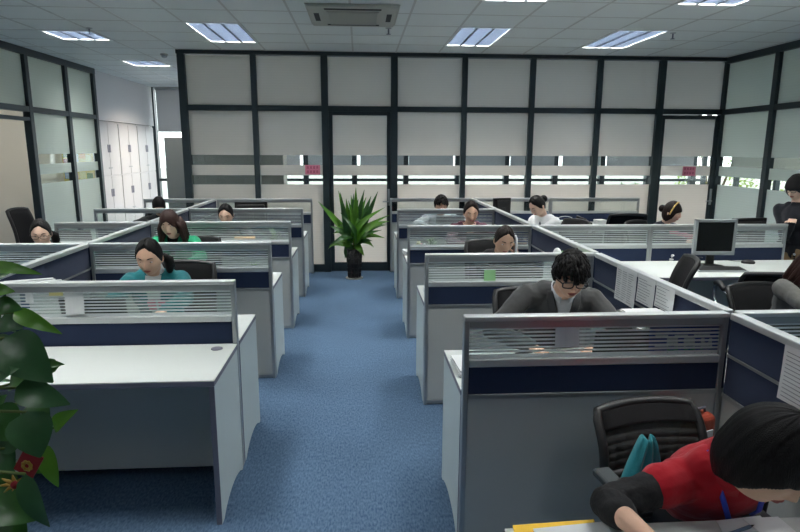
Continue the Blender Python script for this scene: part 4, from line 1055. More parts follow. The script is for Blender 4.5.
MB().prism([(-.07, 0), (.075, 0), (.075, .024), (-.07, .012)], -.22, .22, 'X').build('case', M['silver'], t, bevel=.003)
k = MB(); T = Matrix.Rotation(math.atan2(.012, .145), 4, 'X')
for j in range(5):
    for i in range(17): k.box(-.205 + i * .0243, -.205 + i * .0243 + .020, -.055 + j * .025, -.055 + j * .025 + .021, .014, .022, T=T)
k.build('keys', M['black'], t)
q = at(748, 263.5, 'Z', DK)
t = thing('computer_mouse', 'black computer mouse on the long white desk', 'computer mouse', (q.x, q.y, DK), R(70))
MB().ell((0, 0, .012), (.036, .062, .026), nu=20, nv=12).build('shell', M['black'], t, True); MB().tube([(0, -.045, .028), (0, -.025, .036)], .005, 8).build('scroll_wheel', M['edge'], t)
tag(MB().tube([at(748, 262, 'Z', DK + .006) + Vector((0, .05, 0)), at(735, 261, 'Z', DK + .004), at(722, 259.5, 'Z', DK + .004), at(708, 259, 'Z', DK + .004)], .003, 6).build('mouse_cable', M['black'], None, True), 'thin black mouse cable running to the grey monitor', 'cable')
q = at(670, 259, 'Z', DK); t = thing('telephone', 'small white telephone on the long desk left of the grey monitor', 'telephone', (q.x, q.y, DK), R(15))
MB().prism([(-.08, 0), (.08, 0), (.08, .045), (-.08, .02)], -.075, .075, 'X').build('base', M['white'], t, bevel=.006)
MB().tube([(-.045, -.08, .045), (-.045, -.05, .055), (-.045, .05, .065), (-.045, .08, .06)], [.018, .013, .013, .018], 10).build('handset', M['white'], t, True)
tag(MB().tube([at(682, 262, 'Z', DK + .008), at(690, 260, 'Z', DK + .02), at(698, 257, 'Z', DK + .05), at(706, 258, 'Z', DK + .008)], .006, 8).build('coiled_cable', M['black'], None, True), 'thick black cable between the white telephone and the monitor foot', 'cable')

# ------------------------------------------------------------------ papers and notes
def sheet(name, label, cat, loc, rz, w, h, lines=0, m='paper', ink='ink', tilt=0, cols=1, group=None, lw=.0025, mat2=None):
    """upright sheet, facing local -Y, hanging from its top edge at loc"""
    mb = MB(); n = 5
    for i in range(n):
        x0, x1 = -w / 2 + w * i / n, -w / 2 + w * (i + 1) / n; f = lambda x: -.004 * (2 * x / w) ** 2
        for (za, zb) in ((0, -h * .5), (-h * .5, -h)):
            g = lambda z: -.006 * (z / h) ** 2
            mb.quad((x0, f(x0) + g(za), za), (x1, f(x1) + g(za), za), (x1, f(x1) + g(zb), zb), (x0, f(x0) + g(zb), zb))
    rnd = random.Random(len(label))
    for k in range(lines):
        z = -h * (.10 + .80 * k / max(1, lines - 1))
        for c in range(cols):
            a = -w * .42 + w * .84 * c / cols; b = a + w * .84 / cols * rnd.uniform(.55, .92); y = -.0085 - .006 * (z / h) ** 2
            mb.quad((a, y, z), (b, y, z), (b, y, z - lw), (a, y, z - lw), 1)
    o = mb.build(name, [M[m], M[ink]], None, fix=False); s = o.modifiers.new('s', 'SOLIDIFY'); s.thickness = .0006
    o.location = loc; o.rotation_euler = (R(tilt), 0, rz); return tag(o, label, cat, group)
xs = JR - .031
sheet('paper_sheet', 'large printed sheet hanging over the spine, farthest of the three', 'paper', (xs, 3.415, 1.088), R(-90), .27, .215, 14, cols=3)
sheet('paper_sheet', 'printed sheet hanging on the spine, middle of the three', 'paper', (xs, 3.16, 1.086), R(-90), .20, .155, 9)
sheet('paper_sheet', 'printed sheet hanging on the spine, nearest the front right partition', 'paper', (xs, 2.95, 1.088), R(-90), .19, .13, 7)
sheet('paper_sheet', 'grey printed sheet hanging on the spine at the right edge behind the woman in red', 'paper', (xs, 1.92, 1.072), R(-90), .26, .215, 12)
yf = LY[0] + .012
def on_glass(px0, px1, py, Y): a = at(px0, py, 'Y', Y); b = at(px1, py, 'Y', Y); return (a.x + b.x) / 2, b.x - a.x, a.z
def glass_note(name, label, cat, x0, x1, y0, y1, Y, **k):
    cx, w, z = on_glass(x0, x1, y0, Y); z2 = at(x0, y1, 'Y', Y).z
    return sheet(name, label, cat, (cx, Y, z), 0, w, z - z2, **k)
glass_note('sticky_note', 'yellow sticky note on the front left striped glass', 'sticky note', 49, 63, 287, 295.5, LY[0] - .006, m='yellow_note')
glass_note('paper_sheet', 'white sheet stuck on the front left striped glass right of the yellow note', 'paper', 64, 83, 287.5, 314, LY[0] - .006)
glass_note('paper_sheet', 'narrow white slip on the front left striped glass behind the leaves', 'paper', 25, 33, 288, 303, LY[0] - .006)
glass_note('sticky_note', 'green sticky note on the second striped glass right of the aisle', 'sticky note', 484, 495.5, 270, 280.5, RY[1] - .006, m='green_note')
glass_note('paper_sheet', 'white sheet stuck on the front right striped glass', 'paper', 555.5, 579.5, 322, 346, RY[0] - .006)
glass_note('planner_sheet', 'blue planner sheet behind the front right striped glass', 'planner', 650, 719, 321, 353, RY[0] + .012, m='blue_sheet', ink='paper', lines=6, cols=3, lw=.006)
for k, lab in enumerate(('left', 'middle', 'right')):
    x0 = 666.5 + k * 17.
    glass_note('name_card', 'white and green card on the blue planner sheet, %s of three' % lab, 'card', x0, x0 + 11, 338, 346, RY[0] + .009, m='paper', group='cards on the blue planner')
    glass_note('name_card', 'bright green slip under the %s white card on the blue planner' % lab, 'card', x0, x0 + 11, 346.2, 352, RY[0] + .009, m='green', group='cards on the blue planner')
glass_note('planner_sheet', 'blue planner sheet behind the third striped glass right of the aisle', 'planner', 517, 529.5, 228, 244, RY[2] + .012, m='blue_sheet', ink='beige', lines=5, cols=2, lw=.012)
glass_note('planner_sheet', 'blue planner sheet beside the woman in plum on the fourth glass', 'planner', 478, 493.5, 211.5, 223, RY[3] + .012, m='blue_sheet', ink='paper', lines=4, cols=3, lw=.012)
glass_note('paper_sheet', 'white slip with a blue edge on the spine end glass behind the woman in glasses', 'paper', 109, 114, 238, 243.5, LY[2] - .008)
# pink notices on the glass back wall: two rows of small strokes, too small to read
def notice(label, x0, x1, y0, y1, nx):
    cx, w, z = on_glass(x0, x1, y0, D - .006); h = z - at(x0, y1, 'Y', D - .006).z
    mb = MB().box(-w / 2, w / 2, -.001, .001, -h, 0); rnd = random.Random(nx)
    for r_ in range(2):
        for c in range(nx):
            s = w * .84 / nx * .78; x = -w * .42 + w * .84 * (c + .1) / nx; zt = -h * (.12 + .45 * r_)
            for q in range(3): zz = zt - s * (.1 + .36 * q); mb.box(x + s * rnd.uniform(0, .2), x + s * rnd.uniform(.8, 1), -.003, -.001, zz - s * .11, zz, 1)
            for q in range(2): xx = x + s * (.25 + .42 * q); mb.box(xx - s * .06, xx + s * .06, -.003, -.001, zt - s * rnd.uniform(.8, 1.1), zt, 1)
    o = mb.build('notice', [M['pink_note'], M['pink_ink']], None, fix=False); o.location = (cx, D - .006, z); return tag(o, label, 'notice', 'pink notices on the glass')
notice('pink paper notice on the left side of the glass back wall', 305, 320, 165, 174.5, 4)
notice('pink paper notice on the right glass door', 683, 696, 166.5, 176, 4)

# loose papers on the near desk
def flat(name, label, cat, poly, z, m, th=.002, group=None):
    P = [at(x, y, 'Z', z) for x, y in poly]; c = sum(P, Vector()) / len(P)
    mb = MB().prism([(p.x - c.x, p.y - c.y) for p in P], 0, th, 'Z'); o = mb.build(name, M[m], None, False, min(.0008, th * .3), 1); o.location = (c.x, c.y, z); return tag(o, label, cat, group)
flat('folder', 'yellow folder on the desk at the bottom edge', 'folder', [(512.5, 526.5), (594, 520.5), (600, 545), (520, 552)], DK + .001, 'yellow', .005)
flat('paper_sheet', 'white paper sheet lying on the yellow folder', 'paper', [(533, 529), (606, 521.5), (617, 545), (541, 553)], DK + .0075, 'paper', .0015)
for k, (poly, lab) in enumerate((([(716, 521), (760, 516), (775, 530), (724, 535)], 'white crumpled sheet under the face of the woman in red'), ([(742, 519), (778, 517), (797, 533), (765, 537)], 'white sheet on the desk at the bottom right corner'))):
    flat('paper_sheet', lab, 'paper', poly, DK + .001 + .003 * k, 'paper')
q = at(738, 531, 'Z', DK + .01)
t = thing('pen', 'dark blue pen on the near desk before the woman in red', 'pen', (q.x, q.y, DK + .0105), R(20))
MB().tube([(-.06, 0, 0), (.05, 0, 0)], .005, 8).build('barrel', M['tint_blue'], t, True); MB().tube([(.05, 0, 0), (.066, 0, 0)], [.004, .001], 8).build('tip', M['black'], t, True)
# jacket hung on the red woman's chair
mb = MB()
bx, by = at(640, 432, 'Y', 2.0).x, 1.985
rows = []
for k in range(10):
    f = k / 9; z = .765 - .40 * f; w = .018 + .10 * f ** .8; cxx = bx - .035 * f
    rows.append([Vector((cxx + w * (i / 8 * 2 - 1), by - .065 - .02 * f + .018 * math.sin(i * 2.1 + f * 3), z + .012 * math.cos(i * .8))) for i in range(9)])
vs_ = [v for r_ in rows for v in r_] + [v + Vector((0, .035, 0)) for r_ in rows for v in r_]
fs = []
for o_ in (0, 90):
    for j in range(9):
        for i in range(8): fs.append((o_ + j * 9 + i, o_ + j * 9 + i + 1, o_ + j * 9 + i + 10, o_ + j * 9 + i + 9))
for j in range(9): fs += [(j * 9, j * 9 + 9, 99 + j * 9, 90 + j * 9), (j * 9 + 8, j * 9 + 17, 107 + j * 9, 98 + j * 9)]
for i in range(8): fs += [(i, i + 1, 91 + i, 90 + i), (81 + i, 82 + i, 172 + i, 171 + i)]
mb.add(vs_, fs); o = mb.build('hung_jacket', M['teal'], None, True); o.modifiers.new('s', 'SUBSURF').levels = 2; o.modifiers['s'].render_levels = 2
tag(o, 'teal jacket hung over the chair behind the woman in red', 'jacket')
# brown-red bag on the floor-side shelf behind her
q = at(688, 424, 'Y', 2.2)
t = thing('handbag', 'rust-brown bag with a white tag behind the woman in red', 'bag', (1.46, 2.31, .455), R(20))
MB().box(-.07, .07, -.045, .045, 0, .22).build('bag_body', mat('rust_leather', (.32, .05, .025), .55, bump=.2, bscale=80), t, bevel=.03, seg=4)
MB().tube([(-.05, 0, .19), (-.03, 0, .24), (.03, 0, .24), (.05, 0, .19)], .007, 8).build('handle', M['edge'], t, True); MB().box(-.03, .03, -.056, -.05, .13, .16).build('tag', M['paper'], t)
t = thing('side_cabinet', 'low grey pedestal behind the woman in red by the spine', 'pedestal', (1.50, 2.30, 0))
MB().box(-.11, .11, -.08, .10, .0, .455).build('carcass', M['board'], t, bevel=.004)
for k in range(3):
    d = MB().box(-.105, .105, -.096, -.08, .03 + k * .14, .16 + k * .14).build('drawer', M['endboard'], t, bevel=.003); MB().box(-.05, .04, -.106, -.096, .11 + k * .14, .125 + k * .14).build('handle', M['alu'], d)

# ------------------------------------------------------------------ things on the desks
t = thing('document_tray', 'white document tray on the front right desk by the spine', 'document tray', (1.495, RY[0] + .40, DK), R(-90))
for z in (.0, .09, .18):
    s = MB().box(-.16, .16, -.12, .12, z, z + .004).box(-.16, .16, .116, .12, z, z + .03).box(-.16, -.156, -.12, .12, z, z + .03).box(.156, .16, -.12, .12, z, z + .03).build('tray', M['white'], t)
for sx in (-.158, .158):
    for sy in (-.11, .11): MB().tube([(sx, sy, 0), (sx, sy, .2)], .005, 6).build('upright', M['chrome'], t)
def paper_stack(x, y, z, label, w=.21, d=.29, n=4, rz=.1, group='paper stacks on the desks'):
    t = thing('paper_stack', label, 'papers', (x, y, z), rz, group); rnd = random.Random(len(label))
    for k in range(n): a = rnd.uniform(-.012, .012); MB().box(-w / 2 + a, w / 2 + a, -d / 2 - a, d / 2 - a, k * .006, k * .006 + .0055).build('sheaf', M['paper'], t)
    return t
paper_stack(1.495, RY[0] + .42, DK + .188, 'white papers lying in the top of the document tray', .2, .27, 5, R(2))
t = thing('marker', 'green marker standing at the end of the document tray', 'marker', (1.45, RY[0] + .235, DK), 0)
MB().tube([(0, 0, 0), (0, 0, .17)], .010, 10).build('barrel', M['green'], t, True); MB().tube([(0, 0, .17), (0, 0, .225)], .011, 10).build('cap', M['green'], t, True)
q = at(525, 353.5, 'Y', RY[0] + .1)
t = thing('pen', 'black and white pen leaning behind the front right glass', 'pen', (q.x, RY[0] + .09, DK), R(5))
MB().tube([(-.05, 0, .145), (.03, 0, .150)], .006, 8).build('barrel', M['black'], t, True); MB().tube([(.03, 0, .15), (.06, 0, .152)], .0055, 8).build('cap', M['white'], t, True); MB().lathe([(.045, 0), (.045, .14)], n=16).build('holder', M['white'], t, True)
paper_stack(.61, RY[0] + .28, DK, 'white papers on the desk of the man in grey at the aisle end', .30, .22, 6, R(3))
# folders at the spine, front left
for k in range(5):
    t = thing('folder', '%s of five upright folders at the spine behind the front left glass' % names[k].replace('leftmost', 'first'), 'folder', (-1.995 + .046 * k + .06, LY[0] + .33, DK), R(-70), 'folders at the front left spine')
    T = Matrix.Rotation(R(10), 4, 'Y')
    MB().box(-.006, .006, -.13, .13, .0, .31 - .012 * k, T=T).build('cover', M[('paper', 'white', 'tint_blue', 'paper', 'white')[k]], t, bevel=.002); MB().box(-.004, .004, -.125, .135, .005, .30 - .012 * k, T=Matrix.Translation((.0, .004, .002)) @ T).build('pages', M['paper'], t)
def potted(x, y, z, label, r=.05, h=.09, n=16, spread=.12, pot='white', leaf='leaf_light', group=None, lw=.02):
    t = thing('potted_plant', label, 'plant', (x, y, z), 0, group); rnd = random.Random(len(label) * 7)
    MB().lathe([(r * .75, 0), (r, h), (r * .9, h), (r * .85, h * .88)], n=18).build('pot', M[pot], t, True); MB().lathe([(r * .86, h * .8), (r * .86, h * .86)], n=14).build('soil', M['soil'], t)
    f = MB()
    for k in range(n):
        a = rnd.uniform(0, 2 * PI); e = rnd.uniform(.4, 1.3) if spread < .28 else rnd.uniform(1.0, 1.5); L = spread * rnd.uniform(.6, 1.1)
        leaf_blade(f, Vector((0, 0, h * .86)), Vector((math.cos(a) * math.cos(e), math.sin(a) * math.cos(e), math.sin(e))) * L + Vector((0, 0, h * .86)), lw, .2, n=5)
    f.build('foliage', M[leaf], t, True, fix=False); return t
def leaf_blade(mb, base, tip, width, sag=.15, m=0, up=Vector((0, 0, 1)), shape='ovate', fold=.25, n=8):
    d = tip - base; L = d.length; f = d / L
    s = f.cross(up); s = s.normalized() if s.length > 1e-3 else Vector((1, 0, 0)); u = s.cross(f).normalized(); vs_, fs = [], []
    for k in range(n + 1):
        q = k / n
        w = (math.sin(PI * q ** .62) ** .8 if shape == 'ovate' else min(1, q * 5) ** .6 * (1 - q ** 2.2)) * width / 2 if 0 < k < n else width * .02
        c = base + d * q + u * (math.sin(PI * q) * L * sag)
        c += u * (-L * sag * .6 * q * q)
        vs_ += [c - s * w + u * w * fold, c - s * w * .5 + u * w * fold * .35, c, c + s * w * .5 + u * w * fold * .35, c + s * w + u * w * fold]
    for k in range(n):
        for j in range(4): fs.append((k * 5 + j, k * 5 + j + 1, k * 5 + 5 + j + 1, k * 5 + 5 + j))
    mb.add(vs_, fs, m)
potted(-.86, LY[1] + .20, DK, 'low green trailing plant on the second desk left of the aisle', .05, .05, 22, .14, leaf='leaf_light')
potted(-.88, LY[2] + .24, DK, 'leafy light green plant on the third desk left of the aisle', .06, .09, 26, .20, leaf='leaf_light', lw=.035)
t = thing('card_box', 'orange card box on the third desk left of the aisle', 'box', (-1.16, LY[2] + .14, DK), R(8)); MB().box(-.10, .10, -.05, .05, 0, .17).build('box_body', M['orange'], t, bevel=.003); MB().box(-.102, .102, -.052, .052, .15, .175).build('lid', M['orange'], t, bevel=.003)
potted(.70, RY[2] + .25, DK, 'small pot of green leaves on the third desk right of the aisle', .055, .10, 24, .15, leaf='leaf_light', lw=.03)
for k, (x, z, m_) in enumerate(((.545, .085, 'orange'), (.59, .10, 'pink_note'), (.57, .055, 'yellow_note'), (.63, .075, 'paper'))):
    t = thing('toy_ball', '%s soft toy ball beside the small green pot, third desk right' % ('orange', 'pink', 'yellow', 'white')[k], 'toy', (x, RY[2] + .22 + .03 * (k % 2), DK), 0, 'soft toys on the third desk')
    MB().ell((0, 0, .05 + .02 * k % .05), (.035, .035, .05)).build('ball', M[m_], t, True); MB().ell((0, 0, .11 + .02 * k % .05), .022).build('tuft', M[m_], t, True)
t = thing('cup', 'teal cup on the fourth desk right of the aisle', 'cup', (.66, RY[3] + .24, DK)); MB().lathe([(.04, 0), (.055, .12), (.05, .12), (.036, .01)], n=18).build('cup_body', M['teal'], t, True); MB().lathe([(.056, .12), (.056, .135), (.01, .14)], n=18).build('lid', M['teal'], t, True)
t = thing('cup', 'pink cup at the aisle end of the fourth desk right', 'cup', (.53, RY[3] + .24, DK)); MB().lathe([(.035, 0), (.045, .10), (.04, .10), (.03, .01)], n=18).build('cup_body', M['pink_note'], t, True); MB().tube([(.043, 0, .03), (.07, 0, .04), (.07, 0, .075), (.044, 0, .085)], .006, 8).build('handle', M['pink_note'], t, True)
t = thing('tissue_box', 'white tissue box on the spine side of the second right desk', 'tissue box', (1.50, RY[1] + .40, DK), R(-85)); MB().box(-.11, .11, -.06, .06, 0, .26).build('carton', M['white'], t, bevel=.004); MB().ell((0, 0, .27), (.05, .03, .05)).build('tissue', M['paper'], t, True)
t = thing('card_box', 'light green box beside the tissue box, second right desk', 'box', (1.54, RY[1] + .22, DK), R(4)); MB().box(-.05, .05, -.05, .05, 0, .315).build('box_body', M['green_note'], t, bevel=.003); MB().box(-.051, .051, -.051, .051, .29, .32).build('lid', M['green_note'], t, bevel=.003)
t = thing('paper_tent', 'white folded paper standing left of the spine by the woman in glasses', 'paper', (at(69, 243, 'Y', LY[1] + .36).x, LY[1] + .36, DK), R(70))
MB().prism([(-.09, .0), (.0, .16), (.09, .0), (.08, .0), (.0, .145), (-.08, .0)], -.07, .07, 'X').build('folded_sheet', M['paper'], t)
paper_stack(-2.28, LY[1] + .20, DK, 'papers on the desk in front of the woman in glasses', .2, .2, 8)
paper_stack(-.95, LY[0] + .28, DK, 'papers at the aisle end of the front left desk', .3, .22, 4)
paper_stack(-1.02, LY[3] + .27, DK, 'papers under the monitor, fourth desk left of the aisle', .4, .22, 5)
paper_stack(.88, RY[2] + .40, DK, 'papers in front of the toys on the third right desk', .3, .2, 5, 0)
paper_stack(.62, RY[1] + .30, DK, 'papers at the aisle end of the second right desk', .26, .22, 5)
paper_stack(.50, RY[2] + .46, DK, 'magazines at the aisle corner of the third right desk', .12, .18, 7, R(6))
paper_stack(1.88, RY[2] + .33, DK, 'papers being read by the woman in white', .3, .24, 8, R(10))
for k, (px, py, w, h, m_, nm) in enumerate(((560, 221.5, .20, .05, 'white', 'flat white box'), (571, 220.5, .12, .07, 'white', 'small white box'), (600, 220.5, .14, .06, 'paper', 'pale open box'), (612, 221.5, .16, .03, 'beige', 'low beige box'))):
    q = at(px, py, 'Y', RY[4] - .3); t = thing('card_box', '%s on the back right desk' % nm, 'box', (q.x, RY[4] - .3, DK), R(5 * k), 'boxes on the back right desk')
    MB().box(-w / 2, w / 2, -.06, .06, 0, h).build('box_body', M[m_], t, bevel=.004); MB().box(-w / 2 - .002, w / 2 + .002, -.062, .062, h * .7, h + .002).build('lid', M[m_], t, bevel=.003)
q = at(584, 221, 'Y', RY[4] - .32); t = thing('telephone', 'black desk telephone on the back right desk', 'telephone', (q.x, RY[4] - .32, DK), R(20))
MB().prism([(-.09, 0), (.09, 0), (.09, .06), (-.09, .025)], -.08, .08, 'X').build('base', M['black'], t, bevel=.006); MB().tube([(-.05, -.09, .07), (-.05, -.06, .08), (-.05, .06, .1), (-.05, .09, .095)], [.024, .016, .016, .024], 10).build('handset', M['black'], t, True)
q = at(565, 219, 'Y', RY[4] - .2); tag(MB().tube([q + Vector((.12 * math.cos(a), .0, .05 * math.sin(a) - .01)) for a in [PI * k / 10 for k in range(11)]], .005, 6).build('white_cable', M['white'], None, True), 'looped white cable on the back right desk', 'cable')

# ------------------------------------------------------------------ plants
# snake-leaved dracaena at the end of the aisle
px_, py_ = -.085, 8.22
t = thing('potted_plant', 'tall dracaena with sword leaves in a black lattice pot before the glass door', 'plant', (px_, py_, 0))
MB().lathe([(.078, .012), (.105, .42), (.095, .42), (.09, .38)], n=28).build('pot_liner', M['black'], t, True)
lat = MB()
for k in range(12):
    a = 2 * PI * k / 12; lat.tube([(math.cos(a) * .084, math.sin(a) * .084, .02), (math.cos(a) * .111, math.sin(a) * .111, .42)], .008, 6)
for j in range(7):
    r_ = .084 + .027 * (j / 6); z = .02 + .40 * j / 6; lat.tube([(math.cos(2 * PI * k / 28) * r_, math.sin(2 * PI * k / 28) * r_, z) for k in range(29)], .007, 6, cap=False)
lat.build('lattice', M['black'], t, True)
MB().lathe([(.115, 0), (.125, .012), (.115, .012), (.11, .006)], n=28).build('saucer', M['cream'], t, True); MB().lathe([(.092, .37), (.092, .385)], n=20).build('soil', M['soil'], t)
MB().tube([(0, 0, .38), (.01, 0, .60)], [.03, .025], 10).build('cane', M['stem'], t, True); MB().tube([(-.05, .03, .38), (-.06, .04, .52)], [.022, .02], 10).build('cane', M['stem'], t, True)
f = MB(); tips = [(356, 188), (340, 193), (318, 201), (378, 192), (366, 197), (349, 201), (371, 196), (338, 190.5), (388, 222), (384, 236), (332, 232), (330, 244), (375, 246), (344, 214), (362, 209), (381, 207), (335, 222), (386, 214), (358, 199), (351, 195), (368, 214), (344, 258), (357, 256), (330, 225), (376, 226), (390, 219), (364, 190), (346, 199), (347, 262), (364, 255), (339, 240), (372, 240), (326, 247), (379, 229), (342, 205), (360, 204), (353, 194), (372, 203)]
rnd = random.Random(3)
for k, (x, y) in enumerate(tips):
    Y = py_ + rnd.uniform(-.22, .22); q = at(x, y, 'Y', Y) - Vector((px_, py_, 0)); low = y > 205
    b_ = Vector((rnd.uniform(-.035, .035), rnd.uniform(-.03, .03), rnd.uniform(.44, .60)))
    leaf_blade(f, b_, q, .112 if not low else .105, .05 if not low else .26, m=1 if k % 5 in (0, 2, 4) else 0, up=Vector((rnd.uniform(-.5, .5), -1, .25)).normalized() if not low else Vector((rnd.uniform(-.4, .4), -1, .7)).normalized(), shape='strap', fold=.3, n=12)
f.build('foliage', [M['leaf'], M['leaf_light']], t, True, fix=False)
# climbing plant at the left foreground, on a moss pole
fx, fy = -1.30, 1.62
t = thing('climbing_plant', 'tall leafy climbing plant on a moss pole at the left edge', 'plant', (fx, fy, 0))
MB().lathe([(.13, 0), (.18, .34), (.19, .36), (.17, .36), (.16, .30)], n=26).build('pot', M['white'], t, True); MB().lathe([(.16, .28), (.16, .30)], n=20).build('soil', M['soil'], t)
MB().tube([(0, 0, .28), (0, 0, 1.45)], .05, 14).build('moss_pole', M['wood_pole'], t, True)
f = MB(); st = MB()
# (base px, tip px, width, material, distance)
LV = [((-14, 268), (40, 273), .036, 1, 1.60), ((-10, 292), (14, 291), .04, 1, 1.55), ((-5, 305), (22, 309), .05, 0, 1.55), ((14, 312), (60, 333), .045, 1, 1.62), ((4, 338), (52, 382), .115, 2, 1.52), ((60, 365), (26, 375), .05, 0, 1.66), ((46, 366), (63, 364), .028, 0, 1.68), ((-12, 386), (16, 368), .06, 2, 1.5),
      ((16, 388), (69, 404), .075, 2, 1.50), ((26, 412), (40, 458), .105, 2, 1.48), ((54, 428), (76, 410), .048, 1, 1.62), ((42, 444), (58, 488), .05, 1, 1.60), ((25, 474), (48, 529), .06, 2, 1.47), ((-10, 500), (34, 520), .10, 0, 1.5), ((2, 340), (-2, 372), .10, 0, 1.6), ((-6, 352), (22, 345), .08, 2, 1.58),
      ((-10, 410), (18, 440), .11, 0, 1.58), ((-8, 455), (14, 470), .10, 2, 1.6), ((36, 400), (48, 440), .09, 0, 1.66), ((0, 320), (22, 328), .07, 2, 1.64), ((-12, 540), (22, 505), .12, 0, 1.52), ((34, 460), (56, 470), .06, 0, 1.66), ((10, 384), (30, 376), .06, 0, 1.7), ((-14, 280), (12, 270), .07, 0, 1.7), ((-12, 430), (4, 395), .1, 0, 1.66), ((20, 430), (-4, 450), .1, 2, 1.62),
      ((-14, 300), (-2, 330), .09, 0, 1.66), ((0, 520), (26, 545), .1, 0, 1.58), ((-6, 470), (20, 500), .09, 0, 1.64)]
o0 = Vector((fx, fy, 0)); rnd = random.Random(9)
for (b_, q_, w, m_, Y) in LV:
    B_ = at(*b_, 'Y', Y) - o0; Q_ = at(*q_, 'Y', Y - rnd.uniform(0, .06)) - o0
    leaf_blade(f, B_, Q_, w, .10, m_, up=Vector((rnd.uniform(-.3, .3), -.8, .6)).normalized(), fold=.22, n=10)
    hz = min(1.42, max(.4, B_.z - .1)); st.tube([Vector((.04, -.01, hz)), (Vector((.04, -.01, hz)) + B_) / 2 + Vector((0, 0, .03)), B_], .004, 6, 1)
for k in range(46):  # the rest of the crown, outside the frame
    a = rnd.uniform(.6, 2 * PI - .9) + 0; z = rnd.uniform(.5, 1.5); r_ = rnd.uniform(.12, .3); d = Vector((math.cos(a + PI / 2 * 0), math.sin(a), 0))
    if d.x > .2 and d.y < .75: d.x = -d.x
    B_ = d * r_ * .5 + Vector((0, 0, z)); Q_ = d * (r_ + .12) + Vector((0, 0, z - rnd.uniform(-.02, .10))); leaf_blade(f, B_, Q_, rnd.uniform(.07, .12), .15, rnd.choice((0, 0, 2, 1)))
    st.tube([Vector((0, 0, z - .08)), B_], .004, 6, 1)
f.build('foliage', [M['leaf'], M['leaf_light'], M['leaf_dark']], t, True, fix=False); st.build('leaf_stems', [M['stem'], M['stem']], t, True)
tag(MB().tube([at(8, 288, 'Y', 1.6), at(20, 294, 'Y', 1.6), at(32, 301, 'Y', 1.58), at(45, 309.5, 'Y', 1.56)], [.004, .0035, .003, .002], 6).build('aerial_root', M['beige'], t, True), 'pale dry aerial root', 'root')
bpy.data.objects['aerial_root'].pop('category', None)
q = at(30, 461, 'Y', 1.49)
t = thing('red_packet', 'red paper packet with a gold mark hanging in the climbing plant', 'ornament', tuple(q), R(-8))
T = Matrix.Rotation(R(32), 4, 'Y')
MB().box(-.028, .028, -.0015, .0015, -.045, .03, T=T).build('envelope', M['red'], t); g = MB()
for k in range(8): a = 2 * PI * k / 8; g.ell(T @ Vector((.011 * math.cos(a), -.003, .011 * math.sin(a) - .015)), (.006, .0015, .006), nu=8, nv=5)
g.build('gold_mark', M['gold'], t, True)
q = at(16, 484, 'Y', 1.5)
t = thing('gold_ornament', 'gold paper streamer ornament hanging below the red packet', 'ornament', tuple(q), 0)
g = MB()
for k in range(9): a = 2 * PI * k / 9 + .3; g.tube([(0, 0, 0), (math.cos(a) * .022, -.004, math.sin(a) * .016), (math.cos(a) * .047, 0, math.sin(a) * .034 - .006)], [.006, .005, .0015], 6, flat=.4)
g.build('streamers', M['gold'], t, True); MB().ell((.0, -.004, 0), (.012, .008, .012)).build('knot', M['red'], t, True)
# plants on the far window sill and bushes outside
for k, (px, lab) in enumerate(((622, 'leafy pot plant on the corridor sill, left of three'), (636, 'leafy pot plant on the corridor sill, middle of three'), (650, 'leafy pot plant on the corridor sill, right of three'), (568, 'dark small pot plant alone on the corridor sill'))):
    q = at(px, 187, 'Y', FAR - .25)
    e_ = thing('plant_stand', 'white stand under the %s' % lab.replace('leafy pot plant on the corridor sill, ', '').replace('dark small pot plant alone on the corridor sill', 'lone dark plant') + ' by the corridor window', 'stand', (q.x, FAR - .25, 0), 0, 'stands by the corridor window')
    MB().box(-.08, .08, -.08, .08, .62, .66).build('top', M['white'], e_); 
    for sx in (-.065, .065):
        for sy in (-.065, .065): MB().box(sx - .012, sx + .012, sy - .012, sy + .012, 0, .62).build('leg', M['white'], e_)
    potted(q.x, FAR - .25, .66, lab, .05, .14, 14, .30 if k < 3 else .15, 'white', 'leaf_light' if k < 3 else 'leaf_dark', 'pot plants by the corridor window', .05)
def bush(x, y, label, r=1.1, n=900, base=0.):
    t = thing('bush', label, 'bush', (x, y, base), 0, 'bushes outside the side windows'); f = MB(); rnd = random.Random(int(y * 10) + 1000)
    for k in range(n):
        d = Vector((rnd.gauss(0, 1), rnd.gauss(0, 1), rnd.gauss(0, 1))).normalized(); c = Vector((d.x * r, d.y * r * 1.1, 1.25 + d.z * 1.15)) * rnd.uniform(.75, 1.03)
        e_ = Vector((rnd.uniform(-1, 1), rnd.uniform(-1, 1), rnd.uniform(-.6, .6))) * .15; leaf_blade(f, c, c + e_, .07, .1, n=3)
    f.build('foliage', M['bush'], t, False, fix=False)
    s = MB()
    for k in range(4): a = k * 1.7; s.tube([(0, 0, -.1), (math.cos(a) * .3, math.sin(a) * .3, .8), (math.cos(a) * .6, math.sin(a) * .6, 1.7)], [.05, .035, .01], 7)
    s.build('branches', M['wood_pole'], t, True)
for y, lab in ((9.0, 'nearest'), (11.7, 'second'), (14.4, 'third'), (17.1, 'farthest')): bush(XR + 2.2, y, 'yellow-green bush outside the right windows, %s' % lab, 1.05)
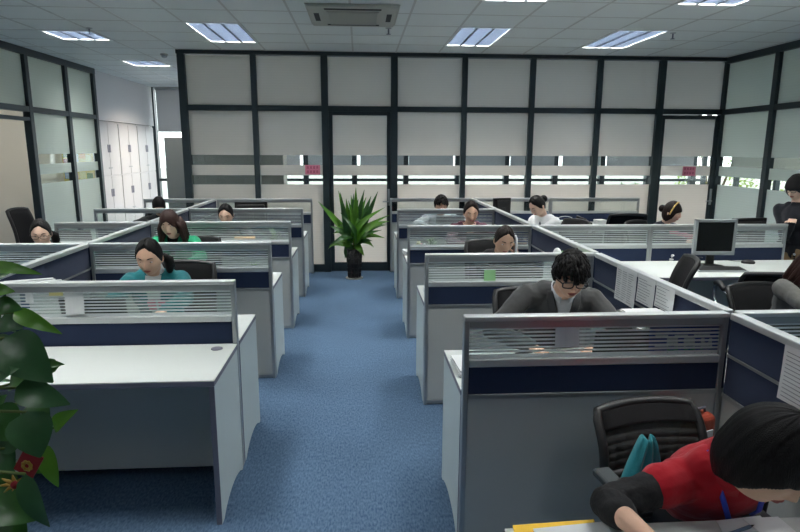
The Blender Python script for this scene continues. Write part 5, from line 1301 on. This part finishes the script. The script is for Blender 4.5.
for y, lab in ((12.2, 'nearer'), (14.9, 'farther')): bush(XL - 2.0, y, 'yellow-green bush outside the left windows, %s' % lab, 1.05)
struct(MB().box(-40, 40, -20, 60, -.25, -.12).build('ground', mat('ground_paving', (.30, .30, .27), .9, vary=.2, vscale=2)))
for side, X_, bm_, zlow, word in (('right', XR - .06, 'blind_right', 1.42, 'grey'), ('left', XL + .06, 'blind_beige', .95, 'beige')):
    for k, y in enumerate((-1.2, .1, 1.4, 2.7, 4.0, 5.3, 6.6, 7.9, 9.2) + ((10.5, 11.8) if side == 'right' else ())):
        t = thing('roller_blind', '%s roller blind on the %s side windows, %s from the front' % (word, side, names[k].replace('leftmost', 'first')), 'blind', (X_, y + .45, 0), 0, 'roller blinds of the side windows')
        MB().quad((0, -.6, zlow), (0, .6, zlow), (0, .6, 2.75), (0, -.6, 2.75)).build('fabric', M[bm_], t); MB().box(-.01, .01, -.6, .6, zlow - .02, zlow).build('bottom_bar', M['alu'], t); MB().tube([(0, -.6, 2.76), (0, .6, 2.76)], .03, 10).build('roller', M['alu'], t, True)

# pinned-up colourful sheets seen through the clear bands of the left glass wall
t = thing('notice_board', 'yellow notice board with coloured pictures behind the far left glass', 'notice board', (-4.86, 10.78, 1.46), 0)
MB().box(-.26, .26, -.008, .012, -.34, .34).build('board_panel', mat('yellow_felt', (.72, .58, .16), .9, vary=.2, vscale=30), t, bevel=.003)
for k, (x, z, w, h, m_) in enumerate(((-.19, .20, .10, .07, 'leaf'), (-.19, .10, .11, .09, 'red'), (-.05, .16, .12, .14, 'paper'), (.08, .20, .10, .10, 'orange'), (.18, .14, .09, .14, 'yellow_note'), (-.19, -.14, .11, .12, 'tint_blue'), (-.06, -.15, .08, .10, 'pink_note'), (.06, -.14, .10, .12, 'yellow_note'), (.18, -.15, .10, .10, 'leaf_light'))):
    o = MB().box(x - w / 2, x + w / 2, -.011, -.008, z - h / 2, z + h / 2).build('picture', M[m_], t); o['label'] = ('green', 'red', 'white', 'orange', 'pale yellow', 'blue', 'pink', 'pale yellow', 'light green')[k] + ' pinned picture'
